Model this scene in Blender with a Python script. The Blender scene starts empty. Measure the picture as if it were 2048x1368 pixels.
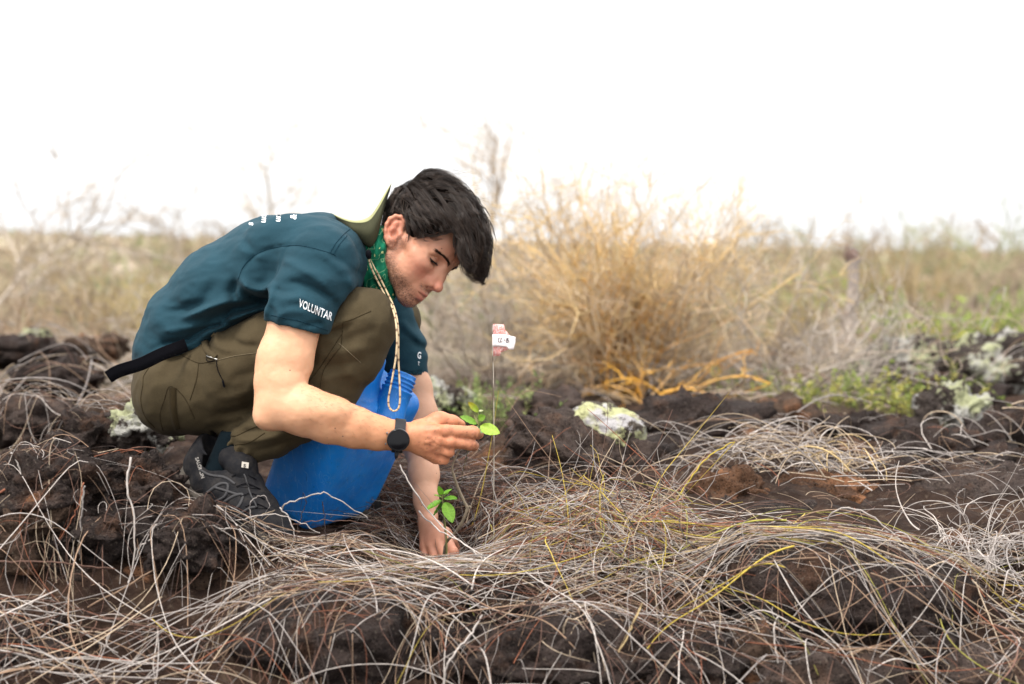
import bpy, bmesh, math, random
import numpy as np
from mathutils import Vector, Matrix
from mathutils.bvhtree import BVHTree

random.seed(7)
rng = np.random.default_rng(7)
scene = bpy.context.scene
COL = scene.collection

# ------------------------------------------------------------------ camera
CAM_D, CAM_H, FPX, HORIZON = 2.70, 0.54, 2844.0, 490.0
PITCH = math.atan((684.0 - HORIZON) / FPX)
cam_data = bpy.data.cameras.new('camera')
cam_data.lens = 50.0
cam_data.sensor_width = 36.0
cam_data.sensor_fit = 'HORIZONTAL'
cam_data.clip_start = 0.05
cam_data.clip_end = 4000.0
cam_data.dof.use_dof = True
cam_data.dof.focus_distance = 2.70
cam_data.dof.aperture_fstop = 2.5
cam_data.dof.aperture_blades = 9
cam = bpy.data.objects.new('camera', cam_data)
COL.objects.link(cam)
cam.location = (0.0, -CAM_D, CAM_H)
cam.rotation_euler = (math.pi / 2 - PITCH, 0.0, 0.0)
scene.camera = cam

# ------------------------------------------------------------------ sky, sun, exposure
SUN_EL, SUN_AZ = math.radians(62.0), math.radians(-140.0)      # azimuth from +Y towards +X
world = bpy.data.worlds.new('World')
scene.world = world
world.use_nodes = True
wn, wl = world.node_tree.nodes, world.node_tree.links
wn.clear()
w_out = wn.new('ShaderNodeOutputWorld')
w_bg = wn.new('ShaderNodeBackground')
w_sky = wn.new('ShaderNodeTexSky')
w_sky.sky_type = 'NISHITA'
w_sky.sun_disc = False
w_sky.sun_elevation = SUN_EL
w_sky.sun_rotation = SUN_AZ
w_sky.air_density = 1.0
w_sky.dust_density = 6.0
w_sky.ozone_density = 1.0
# an even overcast layer over the clear sky: pale cloud with faint broad variation
w_mix = wn.new('ShaderNodeMix'); w_mix.data_type = 'RGBA'
w_tc = wn.new('ShaderNodeTexCoord')
w_noise = wn.new('ShaderNodeTexNoise')
w_noise.inputs['Scale'].default_value = 1.6
w_noise.inputs['Detail'].default_value = 4.0
w_ramp = wn.new('ShaderNodeValToRGB')
w_ramp.color_ramp.elements[0].color = (8.6, 8.75, 9.0, 1)
w_ramp.color_ramp.elements[1].color = (10.4, 10.3, 10.1, 1)
w_ramp.color_ramp.elements[0].position = 0.3
w_ramp.color_ramp.elements[1].position = 0.7
w_mix.inputs[0].default_value = 0.86
wl.new(w_tc.outputs['Generated'], w_noise.inputs['Vector'])
wl.new(w_noise.outputs['Fac'], w_ramp.inputs['Fac'])
wl.new(w_sky.outputs['Color'], w_mix.inputs[6])
# an overcast dome is brightest overhead: (1 + 2 sin h) / 3, softened by thin cloud
w_sep = wn.new('ShaderNodeSeparateXYZ'); wl.new(w_tc.outputs['Generated'], w_sep.inputs[0])
w_alt = wn.new('ShaderNodeMapRange'); w_alt.inputs['From Min'].default_value = 0.0; w_alt.inputs['From Max'].default_value = 1.0
w_alt.inputs['To Min'].default_value = 0.56; w_alt.inputs['To Max'].default_value = 1.60
wl.new(w_sep.outputs['Z'], w_alt.inputs['Value'])
w_mul = wn.new('ShaderNodeVectorMath'); w_mul.operation = 'SCALE'
wl.new(w_ramp.outputs['Color'], w_mul.inputs[0]); wl.new(w_alt.outputs['Result'], w_mul.inputs['Scale'])
wl.new(w_mul.outputs['Vector'], w_mix.inputs[7])
wl.new(w_mix.outputs[2], w_bg.inputs['Color'])
w_bg.inputs['Strength'].default_value = 0.10
wl.new(w_bg.outputs['Background'], w_out.inputs['Surface'])

sun_data = bpy.data.lights.new('sun', 'SUN')
sun_data.energy = 1.4
sun_data.angle = math.radians(14.0)
sun_data.color = (1.0, 0.95, 0.87)
sun = bpy.data.objects.new('sun', sun_data)
COL.objects.link(sun)
_sd = Vector((math.sin(SUN_AZ) * math.cos(SUN_EL), math.cos(SUN_AZ) * math.cos(SUN_EL), math.sin(SUN_EL)))
sun.rotation_euler = (-_sd).to_track_quat('-Z', 'Y').to_euler()
sun.location = _sd * 30

scene.view_settings.view_transform = 'Standard'
scene.view_settings.look = 'None'
scene.view_settings.exposure = 1.3
scene.view_settings.gamma = 1.0
scene.view_settings.use_curve_mapping = False
scene.render.engine = 'CYCLES'
scene.cycles.use_denoising = True
scene.cycles.max_bounces = 8
scene.cycles.sample_clamp_indirect = 8.0

# ------------------------------------------------------------------ helpers: picture measures to metres
_ct, _st = math.cos(PITCH), math.sin(PITCH)
def P(px, py, Y=0.0):
    """Point at depth Y (metres behind the plane of the feet) seen at photo position px, py."""
    u = (px - 1024.0) / FPX
    v = (684.0 - py) / FPX
    dx, dy, dz = u, _ct + v * _st, -_st + v * _ct
    t = (Y + CAM_D) / dy
    return np.array((dx * t, Y, CAM_H + dz * t))
def S(Y=0.0):
    """Metres per photo pixel at depth Y."""
    return (Y + CAM_D) / FPX
def PX(p):
    """Photo position of world points, for measuring."""
    p = np.atleast_2d(p)
    rx, ry, rz = p[:, 0], p[:, 1] + CAM_D, p[:, 2] - CAM_H
    f = ry * _ct - rz * _st
    up = ry * _st + rz * _ct
    return np.stack([1024 + FPX * rx / f, 684 - FPX * up / f], 1)

# ------------------------------------------------------------------ helpers: noise
_perm = np.random.default_rng(3).permutation(256).astype(np.int64)
_perm = np.concatenate([_perm, _perm, _perm])
_g3 = np.random.default_rng(4).normal(size=(256, 3)); _g3 /= np.linalg.norm(_g3, axis=1, keepdims=True)
_g3 = _g3.astype(np.float32)
def noise(p):
    """Gradient noise, p (n,3) -> (n,) in about -1..1."""
    p = np.asarray(p, dtype=np.float32)
    i = np.floor(p).astype(np.int64)
    f = p - i
    i &= 255
    w = f * f * f * (f * (f * 6 - 15) + 10)
    r = 0
    for a in (0, 1):
        wx = w[:, 0] if a else 1 - w[:, 0]
        for b in (0, 1):
            wy = w[:, 1] if b else 1 - w[:, 1]
            for c in (0, 1):
                wz = w[:, 2] if c else 1 - w[:, 2]
                g = _g3[_perm[_perm[_perm[(i[:, 0] + a) & 255] + ((i[:, 1] + b) & 255)] + ((i[:, 2] + c) & 255)] & 255]
                d = g[:, 0] * (f[:, 0] - a) + g[:, 1] * (f[:, 1] - b) + g[:, 2] * (f[:, 2] - c)
                r = r + wx * wy * wz * d
    return r * 1.6
def fbm(p, octaves=4, gain=0.5, lac=2.03, ridged=False):
    p = np.asarray(p, dtype=np.float32)
    r, a = 0, 1.0
    for o in range(octaves):
        n = noise(p + o * 17.3)
        r = r + a * ((1 - 2 * np.abs(n)) if ridged else n)
        p = p * lac
        a *= gain
    return r

# ------------------------------------------------------------------ helpers: objects
def mesh_obj(name, verts, faces, mat=None, parent=None, smooth=True, col=None):
    me = bpy.data.meshes.new(name)
    verts = np.asarray(verts, dtype=np.float32)
    if isinstance(faces, np.ndarray):
        n, k = faces.shape
        me.vertices.add(len(verts)); me.vertices.foreach_set('co', verts.ravel())
        me.loops.add(n * k); me.loops.foreach_set('vertex_index', faces.astype(np.int32).ravel())
        me.polygons.add(n)
        me.polygons.foreach_set('loop_start', np.arange(0, n * k, k, dtype=np.int32))
        me.update(calc_edges=True)
        me.validate()
    else:
        me.from_pydata([tuple(map(float, v)) for v in verts], [], [tuple(map(int, f)) for f in faces])
        me.update()
    if smooth:
        me.polygons.foreach_set('use_smooth', np.ones(len(me.polygons), dtype=bool))
    if col is not None:
        at = me.color_attributes.new('Col', 'FLOAT_COLOR', 'POINT')
        c = np.ones((len(verts), 4), dtype=np.float32)
        c[:, :3] = np.asarray(col)[:, :3]
        at.data.foreach_set('color', c.ravel())
    o = bpy.data.objects.new(name, me)
    COL.objects.link(o)
    if mat is not None:
        for m in (mat if isinstance(mat, (list, tuple)) else [mat]):
            me.materials.append(m)
    if parent is not None:
        attach(o, parent)
    return o
def attach(o, parent):
    o.parent = parent
    # every parent is placed without rotation or scale: keep world position
    off = Vector((0, 0, 0)); q = parent
    while q is not None:
        off += q.location; q = q.parent
    o.location = o.location - off
def thing(name, loc, label, cat, group=None):
    o = bpy.data.objects.new(name, None)
    o.empty_display_size = 0.05
    o.location = Vector([float(a) for a in loc])
    COL.objects.link(o)
    return tag(o, label, cat, group)
def tag(o, label=None, cat=None, group=None, kind=None):
    if label: o['label'] = label
    if cat: o['category'] = cat
    if group: o['group'] = group
    if kind: o['kind'] = kind
    return o
def rebase(o, loc):
    """Give a one-mesh thing its origin at loc."""
    loc = Vector([float(a) for a in loc])
    o.data.transform(Matrix.Translation(-loc))
    o.location = loc
    return o

# ------------------------------------------------------------------ helpers: tubes
class Tubes:
    """Collects tapered tubes (and flat faces) into one mesh with a colour per vertex."""
    def __init__(self):
        self.v, self.f, self.c, self.n = [], [], [], 0
    def add(self, pts, r, col=(1, 1, 1), sides=3, flat=1.0, up=None):
        pts = np.asarray(pts, dtype=np.float64)
        m = len(pts)
        r = np.broadcast_to(np.asarray(r, dtype=np.float64), (m,))
        t = np.gradient(pts, axis=0)
        t /= np.linalg.norm(t, axis=1, keepdims=True) + 1e-12
        ref = np.array((0.31, 0.22, 0.92)) if up is None else np.asarray(up, float)
        a = np.cross(t, ref); nn = np.linalg.norm(a, axis=1, keepdims=True)
        bad = nn[:, 0] < 0.08
        if bad.any():
            a[bad] = np.cross(t[bad], np.array((0.9, -0.4, 0.1))); nn = np.linalg.norm(a, axis=1, keepdims=True)
        a /= nn + 1e-12
        b = np.cross(t, a)
        ang = np.arange(sides) * (2 * math.pi / sides)
        ring = (a[:, None, :] * np.cos(ang)[None, :, None] + b[:, None, :] * (np.sin(ang) * flat)[None, :, None]) * r[:, None, None]
        vv = (pts[:, None, :] + ring).reshape(-1, 3)
        i = np.arange(m - 1)[:, None] * sides; j = np.arange(sides)[None, :]; k = (j + 1) % sides
        ff = np.stack([i + j, i + k, i + sides + k, i + sides + j], -1).reshape(-1, 4) + self.n
        self.v.append(vv); self.f.append(ff)
        col = np.asarray(col, dtype=np.float64)
        if col.ndim == 1: col = np.broadcast_to(col, (m, 3))
        self.c.append(np.repeat(col, sides, axis=0))
        self.n += m * sides
        if sides >= 4:      # closed ends
            for q, s in ((0, 1), (m - 1, -1)):
                e = self.n - m * sides + q * sides
                idx = [e + x for x in range(sides)]
                if sides == 4: self.f.append(np.array([idx[::-1] if s > 0 else idx]))
                else:
                    self.v.append(pts[q][None]); self.c.append(col[q][None]); cidx = self.n; self.n += 1
                    self.f.append(np.array([[idx[x], cidx, cidx, idx[(x + 1) % sides]] for x in range(sides)]))
        return self
    def quad(self, q, col):
        self.v.append(np.asarray(q, float)); self.f.append(np.array([[0, 1, 2, 3]]) + self.n)
        self.c.append(np.broadcast_to(np.asarray(col, float), (4, 3))); self.n += 4
    def grid(self, pts, col):
        """pts (a,b,3) sheet"""
        pts = np.asarray(pts, float); a, b = pts.shape[:2]
        i = np.arange(a - 1)[:, None] * b; j = np.arange(b - 1)[None, :]
        self.f.append(np.stack([i + j, i + j + 1, i + b + j + 1, i + b + j], -1).reshape(-1, 4) + self.n)
        self.v.append(pts.reshape(-1, 3))
        col = np.asarray(col, float)
        self.c.append(np.broadcast_to(col, (a * b, 3)) if col.ndim == 1 else col.reshape(-1, 3)); self.n += a * b
    def build(self, name, mat, parent=None, smooth=True):
        v = np.concatenate(self.v); f = np.concatenate(self.f); c = np.concatenate(self.c)
        deg = f[:, 1] == f[:, 2]
        if deg.any():
            me_f = [tuple(x) for x in f[~deg]] + [(x[0], x[1], x[3]) for x in f[deg]]
            return mesh_obj(name, v, me_f, mat, parent, smooth, c)
        return mesh_obj(name, v, f, mat, parent, smooth, c)
def smooth_path(pts, n=24):
    """Catmull-Rom through pts."""
    p = np.asarray(pts, dtype=np.float64)
    p = np.concatenate([2 * p[:1] - p[1:2], p, 2 * p[-1:] - p[-2:-1]])
    m = len(p) - 3
    u = np.linspace(0, m - 1e-9, n); i = u.astype(int); t = (u - i)[:, None]
    a, b, c, d = p[i], p[i + 1], p[i + 2], p[i + 3]
    return 0.5 * (2 * b + (c - a) * t + (2 * a - 5 * b + 4 * c - d) * t ** 2 + (3 * b - a - 3 * c + d) * t ** 3)

# ------------------------------------------------------------------ helpers: sculpting in a distance field
class Field:
    def __init__(self, lo, hi, h):
        self.lo = np.asarray(lo, dtype=np.float64); self.h = h
        self.n = np.ceil((np.asarray(hi) - self.lo) / h).astype(int) + 1
        self.f = np.full(self.n, 1.0, dtype=np.float32)
        self.ax = [(self.lo[k] + np.arange(self.n[k]) * h).astype(np.float32) for k in range(3)]
    def block(self, lo, hi, m):
        s = []
        for k in range(3):
            a = int(np.floor((lo[k] - m - self.lo[k]) / self.h)); b = int(np.ceil((hi[k] + m - self.lo[k]) / self.h)) + 1
            a, b = max(a, 0), min(b, self.n[k])
            if b <= a: return None, None
            s.append(slice(a, b))
        X = self.ax[0][s[0]][:, None, None]; Y = self.ax[1][s[1]][None, :, None]; Z = self.ax[2][s[2]][None, None, :]
        return tuple(s), (X, Y, Z)
    def _mix(self, s, d, k, op):
        f = self.f[s]
        if op == 'sub':
            f, d = -f, d
            if k > 0:
                hh = np.maximum(k - np.abs(f - d), 0) / k
                r = np.minimum(f, d) - hh * hh * (k * 0.25)
            else: r = np.minimum(f, d)
            self.f[s] = -r
        else:
            if k > 0:
                hh = np.maximum(k - np.abs(f - d), 0) / k
                self.f[s] = np.minimum(f, d) - hh * hh * (k * 0.25)
            else: self.f[s] = np.minimum(f, d)
    def ell(self, c, r, k=0.0, rot=None, op='add'):
        c = np.asarray(c, float); r = np.broadcast_to(np.asarray(r, float), (3,))
        m = max(r) if rot is not None else None
        ext = np.full(3, m) if m else r
        s, g = self.block(c - ext, c + ext, k + 3 * self.h)
        if s is None: return self
        q = [g[i] - np.float32(c[i]) for i in range(3)]
        if rot is not None:
            R = np.asarray(rot, dtype=np.float32)          # columns = local axes
            q = [q[0] * R[0, i] + q[1] * R[1, i] + q[2] * R[2, i] for i in range(3)]
        rr = r.astype(np.float32)
        k0 = np.sqrt((q[0] / rr[0]) ** 2 + (q[1] / rr[1]) ** 2 + (q[2] / rr[2]) ** 2)
        k1 = np.sqrt((q[0] / rr[0] ** 2) ** 2 + (q[1] / rr[1] ** 2) ** 2 + (q[2] / rr[2] ** 2) ** 2) + 1e-9
        self._mix(s, k0 * (k0 - 1) / k1, k, op)
        return self
    def cone(self, a, b, ra, rb, k=0.0, op='add', wide=1.0):
        """Tapered capsule; wide > 1 stretches it along Y about its own axis."""
        a = np.asarray(a, float); b = np.asarray(b, float)
        R = max(ra, rb)
        e = np.array((R, R * wide, R))
        s, g = self.block(np.minimum(a, b) - e, np.maximum(a, b) + e, k + 3 * self.h)
        if s is None: return self
        ab = (b - a).astype(np.float32); w = np.float32(1.0 / wide)
        L = float((ab ** 2).sum()) + 1e-12
        q = [g[i] - np.float32(a[i]) for i in range(3)]
        if wide == 1.0:
            t = np.clip((q[0] * ab[0] + q[1] * ab[1] + q[2] * ab[2]) / np.float32(L), 0, 1)
        else:
            Lx = float(ab[0] ** 2 + ab[2] ** 2) + 1e-9
            t = np.clip((q[0] * ab[0] + q[2] * ab[2]) / np.float32(Lx), 0, 1)
        d = np.sqrt((q[0] - t * ab[0]) ** 2 + ((q[1] - t * ab[1]) * w) ** 2 + (q[2] - t * ab[2]) ** 2) - (np.float32(ra) + t * np.float32(rb - ra))
        self._mix(s, d, k, op)
        return self
    def chain(self, pts, rad, k=0.0, op='add', wide=1.0):
        for i in range(len(pts) - 1):
            self.cone(pts[i], pts[i + 1], rad[i], rad[i + 1], k, op, wide)
        return self
    def crease(self, pts, w, amp, depth=None, xz=False):
        """Raise (amp > 0) or press in (amp < 0) the surface along a line through pts."""
        pts = np.asarray(pts, float)
        lo, hi = pts.min(0).copy(), pts.max(0).copy()
        if depth is not None: lo[1], hi[1] = depth
        s, g = self.block(lo, hi, 2.2 * w)
        if s is None: return self
        best = None
        n = len(pts) - 1
        for i in range(n):
            a, ab = pts[i], (pts[i + 1] - pts[i]).astype(np.float32)
            ax = (0, 2) if xz else (0, 1, 2)
            L = float(sum(ab[j] ** 2 for j in ax)) + 1e-12
            q = {j: g[j] - np.float32(a[j]) for j in ax}
            t = np.clip(sum(q[j] * ab[j] for j in ax) / np.float32(L), 0, 1)
            d2 = sum((q[j] - t * ab[j]) ** 2 for j in ax)
            u = (i + t) / n
            fade = np.clip(np.minimum(u, 1 - u) * 4, 0, 1)
            e = np.exp(-d2 / np.float32(w * w)) * fade
            best = e if best is None else np.maximum(best, e)
        self.f[s] -= np.float32(amp) * best
        return self
    def cut(self, p, n, lo=None, hi=None, k=0.0):
        """Remove what lies on the n side of the plane through p (inside a box)."""
        n = np.asarray(n, float); n = n / np.linalg.norm(n)
        lo = self.lo if lo is None else np.minimum(lo, hi); hi = self.lo + self.n * self.h if hi is None else np.maximum(lo, hi)
        s, g = self.block(lo, hi, 0)
        if s is None: return self
        d = -((g[0] - p[0]) * n[0] + (g[1] - p[1]) * n[1] + (g[2] - p[2]) * n[2]).astype(np.float32)
        self._mix(s, d, k, 'sub')
        return self
    def ripple(self, amp, scale, stretch=(1, 1, 1), seed=0.0, ridged=False):
        """Noise relief near the surface only."""
        idx = np.nonzero(np.abs(self.f) < 4 * self.h)
        p = np.stack([self.ax[i][idx[i]] for i in range(3)], 1) / scale * np.asarray(stretch) + seed
        self.f[idx] -= (amp * ((fbm(p, 2, ridged=True) - .8) if ridged else fbm(p, 3))).astype(np.float32)
        return self
    def mesh(self):
        f = self.f
        ins = f < 0
        a = [slice(None, -1), slice(1, None)]
        tot = sum(ins[a[i], a[j], a[k]].astype(np.int8) for i in (0, 1) for j in (0, 1) for k in (0, 1))
        act = np.nonzero((tot > 0) & (tot < 8))
        nc = len(act[0])
        corner = {}
        for i in (0, 1):
            for j in (0, 1):
                for k in (0, 1):
                    corner[i, j, k] = f[act[0] + i, act[1] + j, act[2] + k]
        acc = np.zeros((nc, 3)); cnt = np.zeros(nc)
        for d in range(3):
            for u in (0, 1):
                for v in (0, 1):
                    c0 = [0, 0, 0]; o = [x for x in range(3) if x != d]
                    c0[o[0]], c0[o[1]] = u, v
                    c1 = list(c0); c1[d] = 1
                    f0, f1 = corner[tuple(c0)], corner[tuple(c1)]
                    m = (f0 < 0) != (f1 < 0)
                    t = np.where(m, f0 / np.where(m, f0 - f1, 1), 0)
                    p = np.zeros((nc, 3)); p[:, d] = t; p[:, o[0]] = u; p[:, o[1]] = v
                    acc += p * m[:, None]; cnt += m
        vert = (np.stack(act, 1) + acc / cnt[:, None]) * self.h + self.lo
        idm = np.full(tot.shape, -1, dtype=np.int32); idm[act] = np.arange(nc)
        faces = []
        for d in range(3):
            s0 = [slice(None)] * 3; s1 = [slice(None)] * 3
            s0[d] = slice(None, -1); s1[d] = slice(1, None)
            e = ins[tuple(s0)] != ins[tuple(s1)]
            o = [x for x in range(3) if x != d]
            q = np.nonzero(e)
            ok = (q[o[0]] > 0) & (q[o[1]] > 0) & (q[o[0]] < tot.shape[o[0]]) & (q[o[1]] < tot.shape[o[1]])
            q = [x[ok] for x in q]
            fl = ins[tuple(q)]
            def cell(u, v):
                z = [None] * 3; z[d] = q[d]; z[o[0]] = q[o[0]] - u; z[o[1]] = q[o[1]] - v
                return idm[tuple(z)]
            quad = np.stack([cell(1, 1), cell(0, 1), cell(0, 0), cell(1, 0)], 1)
            flip = fl if d != 1 else ~fl
            quad[~flip] = quad[~flip][:, ::-1]   # all faces wind the same way
            faces.append(quad)
        faces = np.concatenate(faces)
        faces = faces[(faces >= 0).all(1)]
        q = vert[faces]
        if (np.einsum('ij,ij->i', q[:, 0], np.cross(q[:, 1], q[:, 2])) + np.einsum('ij,ij->i', q[:, 0], np.cross(q[:, 2], q[:, 3]))).sum() < 0:
            faces = faces[:, ::-1].copy()
        return vert, faces
    def sample(self, p):
        q = (np.asarray(p) - self.lo) / self.h
        q = np.clip(q, 0, np.array(self.n) - 1.001); i = q.astype(int); t = q - i
        r = 0
        for a in (0, 1):
            for b in (0, 1):
                for c in (0, 1):
                    w = (t[:, 0] if a else 1 - t[:, 0]) * (t[:, 1] if b else 1 - t[:, 1]) * (t[:, 2] if c else 1 - t[:, 2])
                    r = r + w * self.f[i[:, 0] + a, i[:, 1] + b, i[:, 2] + c]
        return r
    def grad(self, p):
        e = self.h
        g = np.stack([self.sample(p + np.eye(3)[k] * e) - self.sample(p - np.eye(3)[k] * e) for k in range(3)], 1)
        return g / (np.linalg.norm(g, axis=1, keepdims=True) + 1e-9)
def relax(v, f, it=2, w=0.5):
    for _ in range(it):
        acc = np.zeros_like(v); cnt = np.zeros(len(v))
        for a in range(4):
            for b in ((a + 1) % 4, (a + 3) % 4):
                np.add.at(acc, f[:, a], v[f[:, b]]); np.add.at(cnt, f[:, a], 1)
        v = v + w * (acc / np.maximum(cnt, 1)[:, None] - v)
    return v

# ------------------------------------------------------------------ helpers: laying things on a sculpted surface
def bvh_of(*objs):
    v, f, n = [], [], 0
    for o in objs:
        m = o.matrix_world if o.parent is None else Matrix.Translation(sum_loc(o))
        v += [m @ x.co for x in o.data.vertices]
        f += [tuple(i + n for i in p.vertices) for p in o.data.polygons]
        n = len(v)
    return BVHTree.FromPolygons(v, f)
def sum_loc(o):
    off = Vector((0, 0, 0))
    while o is not None:
        off += o.location; o = o.parent
    return off
def lay(bvh, px, py, lift=0.0, default=0.0):
    """Where the sight line at photo position px, py meets the surface, lifted off along its normal."""
    o = Vector((0, -CAM_D, CAM_H)); d = (Vector(P(px, py, 0.0)) - o).normalized()
    loc, nor, i, dist = bvh.ray_cast(o, d)
    if loc is None:
        return np.array(P(px, py, default)), np.array((0, -1.0, 0))
    if nor.dot(d) > 0: nor = -nor
    return np.array(loc + nor * lift), np.array(nor)
def lay_line(bvh, pts, n=24, lift=0.0):
    q = smooth_path([(a, b, 0) for a, b in pts], n)
    return np.array([lay(bvh, a, b, lift)[0] for a, b, _ in q])

# ------------------------------------------------------------------ helpers: materials
class Mat:
    def __init__(self, name, rough=0.8, base=(0.5, 0.5, 0.5), spec=0.3):
        self.m = bpy.data.materials.new(name); self.m.use_nodes = True
        self.n, self.l = self.m.node_tree.nodes, self.m.node_tree.links
        self.b = self.n['Principled BSDF']
        self.b.inputs['Roughness'].default_value = rough
        self.b.inputs['Base Color'].default_value = (*base, 1)
        self.b.inputs['Specular IOR Level'].default_value = spec
        self.geo = None
    def pos(self):
        if self.geo is None: self.geo = self.n.new('ShaderNodeNewGeometry')
        return self.geo.outputs['Position']
    def col(self):
        a = self.n.new('ShaderNodeVertexColor'); a.layer_name = 'Col'
        return a.outputs['Color']
    def noise(self, scale, detail=4.0, rough=0.55, vec=None, stretch=None):
        t = self.n.new('ShaderNodeTexNoise')
        t.inputs['Scale'].default_value = scale; t.inputs['Detail'].default_value = detail; t.inputs['Roughness'].default_value = rough
        v = vec or self.pos()
        if stretch:
            mp = self.n.new('ShaderNodeMapping'); mp.inputs['Scale'].default_value = stretch
            self.l.new(v, mp.inputs['Vector']); v = mp.outputs['Vector']
        self.l.new(v, t.inputs['Vector'])
        return t.outputs['Fac']
    def voro(self, scale, feature='F1', out='Distance', rand=1.0):
        t = self.n.new('ShaderNodeTexVoronoi'); t.feature = feature
        t.inputs['Scale'].default_value = scale; t.inputs['Randomness'].default_value = rand
        self.l.new(self.pos(), t.inputs['Vector'])
        return t.outputs[out]
    def ramp(self, fac, stops):
        r = self.n.new('ShaderNodeValToRGB'); e = r.color_ramp.elements
        while len(e) < len(stops): e.new(0.5)
        for x, (p, c) in zip(e, stops):
            x.position = p; x.color = (*c, 1) if not isinstance(c, (int, float)) else (c, c, c, 1)
        self.l.new(fac, r.inputs['Fac'])
        return r.outputs['Color']
    def mix(self, a, b, fac, mode='MIX'):
        x = self.n.new('ShaderNodeMix'); x.data_type = 'RGBA'; x.blend_type = mode
        for s, i in ((fac, 0), (a, 6), (b, 7)):
            if isinstance(s, (int, float)): x.inputs[i].default_value = s if i == 0 else (s, s, s, 1)
            elif isinstance(s, tuple): x.inputs[i].default_value = (*s, 1)
            else: self.l.new(s, x.inputs[i])
        return x.outputs[2]
    def math(self, op, a, b=0.0, c=0.0):
        x = self.n.new('ShaderNodeMath'); x.operation = op
        for i, s in enumerate((a, b, c)):
            if isinstance(s, (int, float)): x.inputs[i].default_value = s
            else: self.l.new(s, x.inputs[i])
        return x.outputs[0]
    def base(self, c):
        if isinstance(c, tuple): self.b.inputs['Base Color'].default_value = (*c, 1)
        else: self.l.new(c, self.b.inputs['Base Color'])
        return self
    def rough(self, r):
        self.l.new(r, self.b.inputs['Roughness']); return self
    def bump(self, h, strength=0.5, dist=0.002):
        x = self.n.new('ShaderNodeBump'); x.inputs['Strength'].default_value = strength; x.inputs['Distance'].default_value = dist
        self.l.new(h, x.inputs['Height'])
        prev = self.b.inputs['Normal'].links
        if prev: self.l.new(prev[0].from_socket, x.inputs['Normal'])
        self.l.new(x.outputs['Normal'], self.b.inputs['Normal'])
        return self
def vcol_mat(name, rough=0.8, spec=0.2, var=0.25, scale=60.0, bump=0.0, transl=0.0):
    m = Mat(name, rough, spec=spec)
    n = m.noise(scale, 3.0)
    c = m.mix(m.col(), m.ramp(n, [(0.25, 1 - var), (0.75, 1 + var)]), 1.0, 'MULTIPLY')
    m.base(c)
    if bump: m.bump(n, bump, 0.001)
    if transl:
        m.b.inputs['Transmission Weight'].default_value = 0.0
        tr = m.n.new('ShaderNodeBsdfTranslucent'); mx = m.n.new('ShaderNodeMixShader'); mx.inputs[0].default_value = transl
        m.l.new(c, tr.inputs['Color'])
        m.l.new(m.b.outputs[0], mx.inputs[1]); m.l.new(tr.outputs[0], mx.inputs[2])
        m.l.new(mx.outputs[0], m.n['Material Output'].inputs['Surface'])
    return m.m
# ================================================================== GROUND
def sstep(a, b, x):
    t = np.clip((x - a) / (b - a), 0, 1); return t * t * (3 - 2 * t)
def gauss(x, y, cx, cy, rx, ry):
    return np.exp(-((x - cx) / rx) ** 2 - ((y - cy) / ry) ** 2)
def ground_h(x, y):
    x = np.asarray(x, float); y = np.asarray(y, float)
    D = y + CAM_D
    p = np.stack([x, y, np.zeros_like(x)], -1).reshape(-1, 3)
    near = 1 - sstep(8, 25, D)
    n = fbm(p * 2.2, 3).reshape(x.shape) * 0.035 + (fbm(p * 9.0 + 5, 3).reshape(x.shape)) * 0.012
    n = n + (fbm(p * 6.5 + 21, 3, .55, ridged=True).reshape(x.shape) - .8) * .022
    far = fbm(p * 0.22 + 9, 4).reshape(x.shape) * 0.22 * sstep(6, 30, D)
    ridge = (0.40 - 0.0225 * x) * sstep(9, 95, D) - 0.030 * np.maximum(D - 98, 0) * sstep(98, 140, D)
    z = n * near + far + ridge
    z = z - 0.115 * gauss(x, y, -.135, .03, .13, .19) - 0.055 * gauss(x, y, -.37, .02, .22, .18)      # hollow dug for the seedling
    z = z + 0.035 * gauss(x, y, -.62, -.25, .30, .22)                                             # rise on the left
    z = z + 0.05 * gauss(x, y, .50, .75, .5, .35) 
    z = z - 0.20 * sstep(-.08, -.60, y) * 1.0 - 0.14 * sstep(-.45, -1.2, y)                        # the ground falls away towards the viewer
    return z
rows_D = np.concatenate([np.geomspace(0.7, 12, 330), np.geomspace(12.1, 1800, 150)])
nc_ = 300
uu = np.linspace(-1, 1, nc_); uu = np.sign(uu) * (0.55 * np.abs(uu) + 0.45 * np.abs(uu) ** 3)
gx = uu[None, :] * (0.62 * rows_D + 1.6)[:, None]; gy = np.repeat((rows_D - CAM_D)[:, None], nc_, 1)
gz = ground_h(gx, gy)
g = Tubes(); g.grid(np.stack([gx, gy, gz], -1), (1, 1, 1))
m = Mat('lava_soil', 0.95, spec=0.1)
soil = m.ramp(m.noise(9.0, 6.0, .6), [(0.25, (0.014, 0.008, 0.006)), (0.5, (0.032, 0.019, 0.014)), (0.75, (0.072, 0.042, 0.028))])
soil = m.mix(soil, (0.14, 0.105, 0.075), m.math('MULTIPLY', m.ramp(m.noise(70.0, 4.0), [(0.55, 0), (0.75, 1)]), .5))
grass = m.ramp(m.noise(0.9, 6.0, .65), [(0.28, (0.21, 0.155, 0.12)), (0.46, (0.36, 0.29, 0.215)), (0.60, (0.31, 0.28, 0.18)), (0.76, (0.23, 0.235, 0.13))])
sp = m.n.new('ShaderNodeSeparateXYZ'); m.l.new(m.pos(), sp.inputs[0])
far = m.math('MULTIPLY_ADD', sp.outputs['Y'], 0.22, -0.35)
far = m.math('ADD', far, m.math('MULTIPLY_ADD', m.noise(1.6, 4.0), 1.2, -.6))
far.node.use_clamp = True
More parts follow.
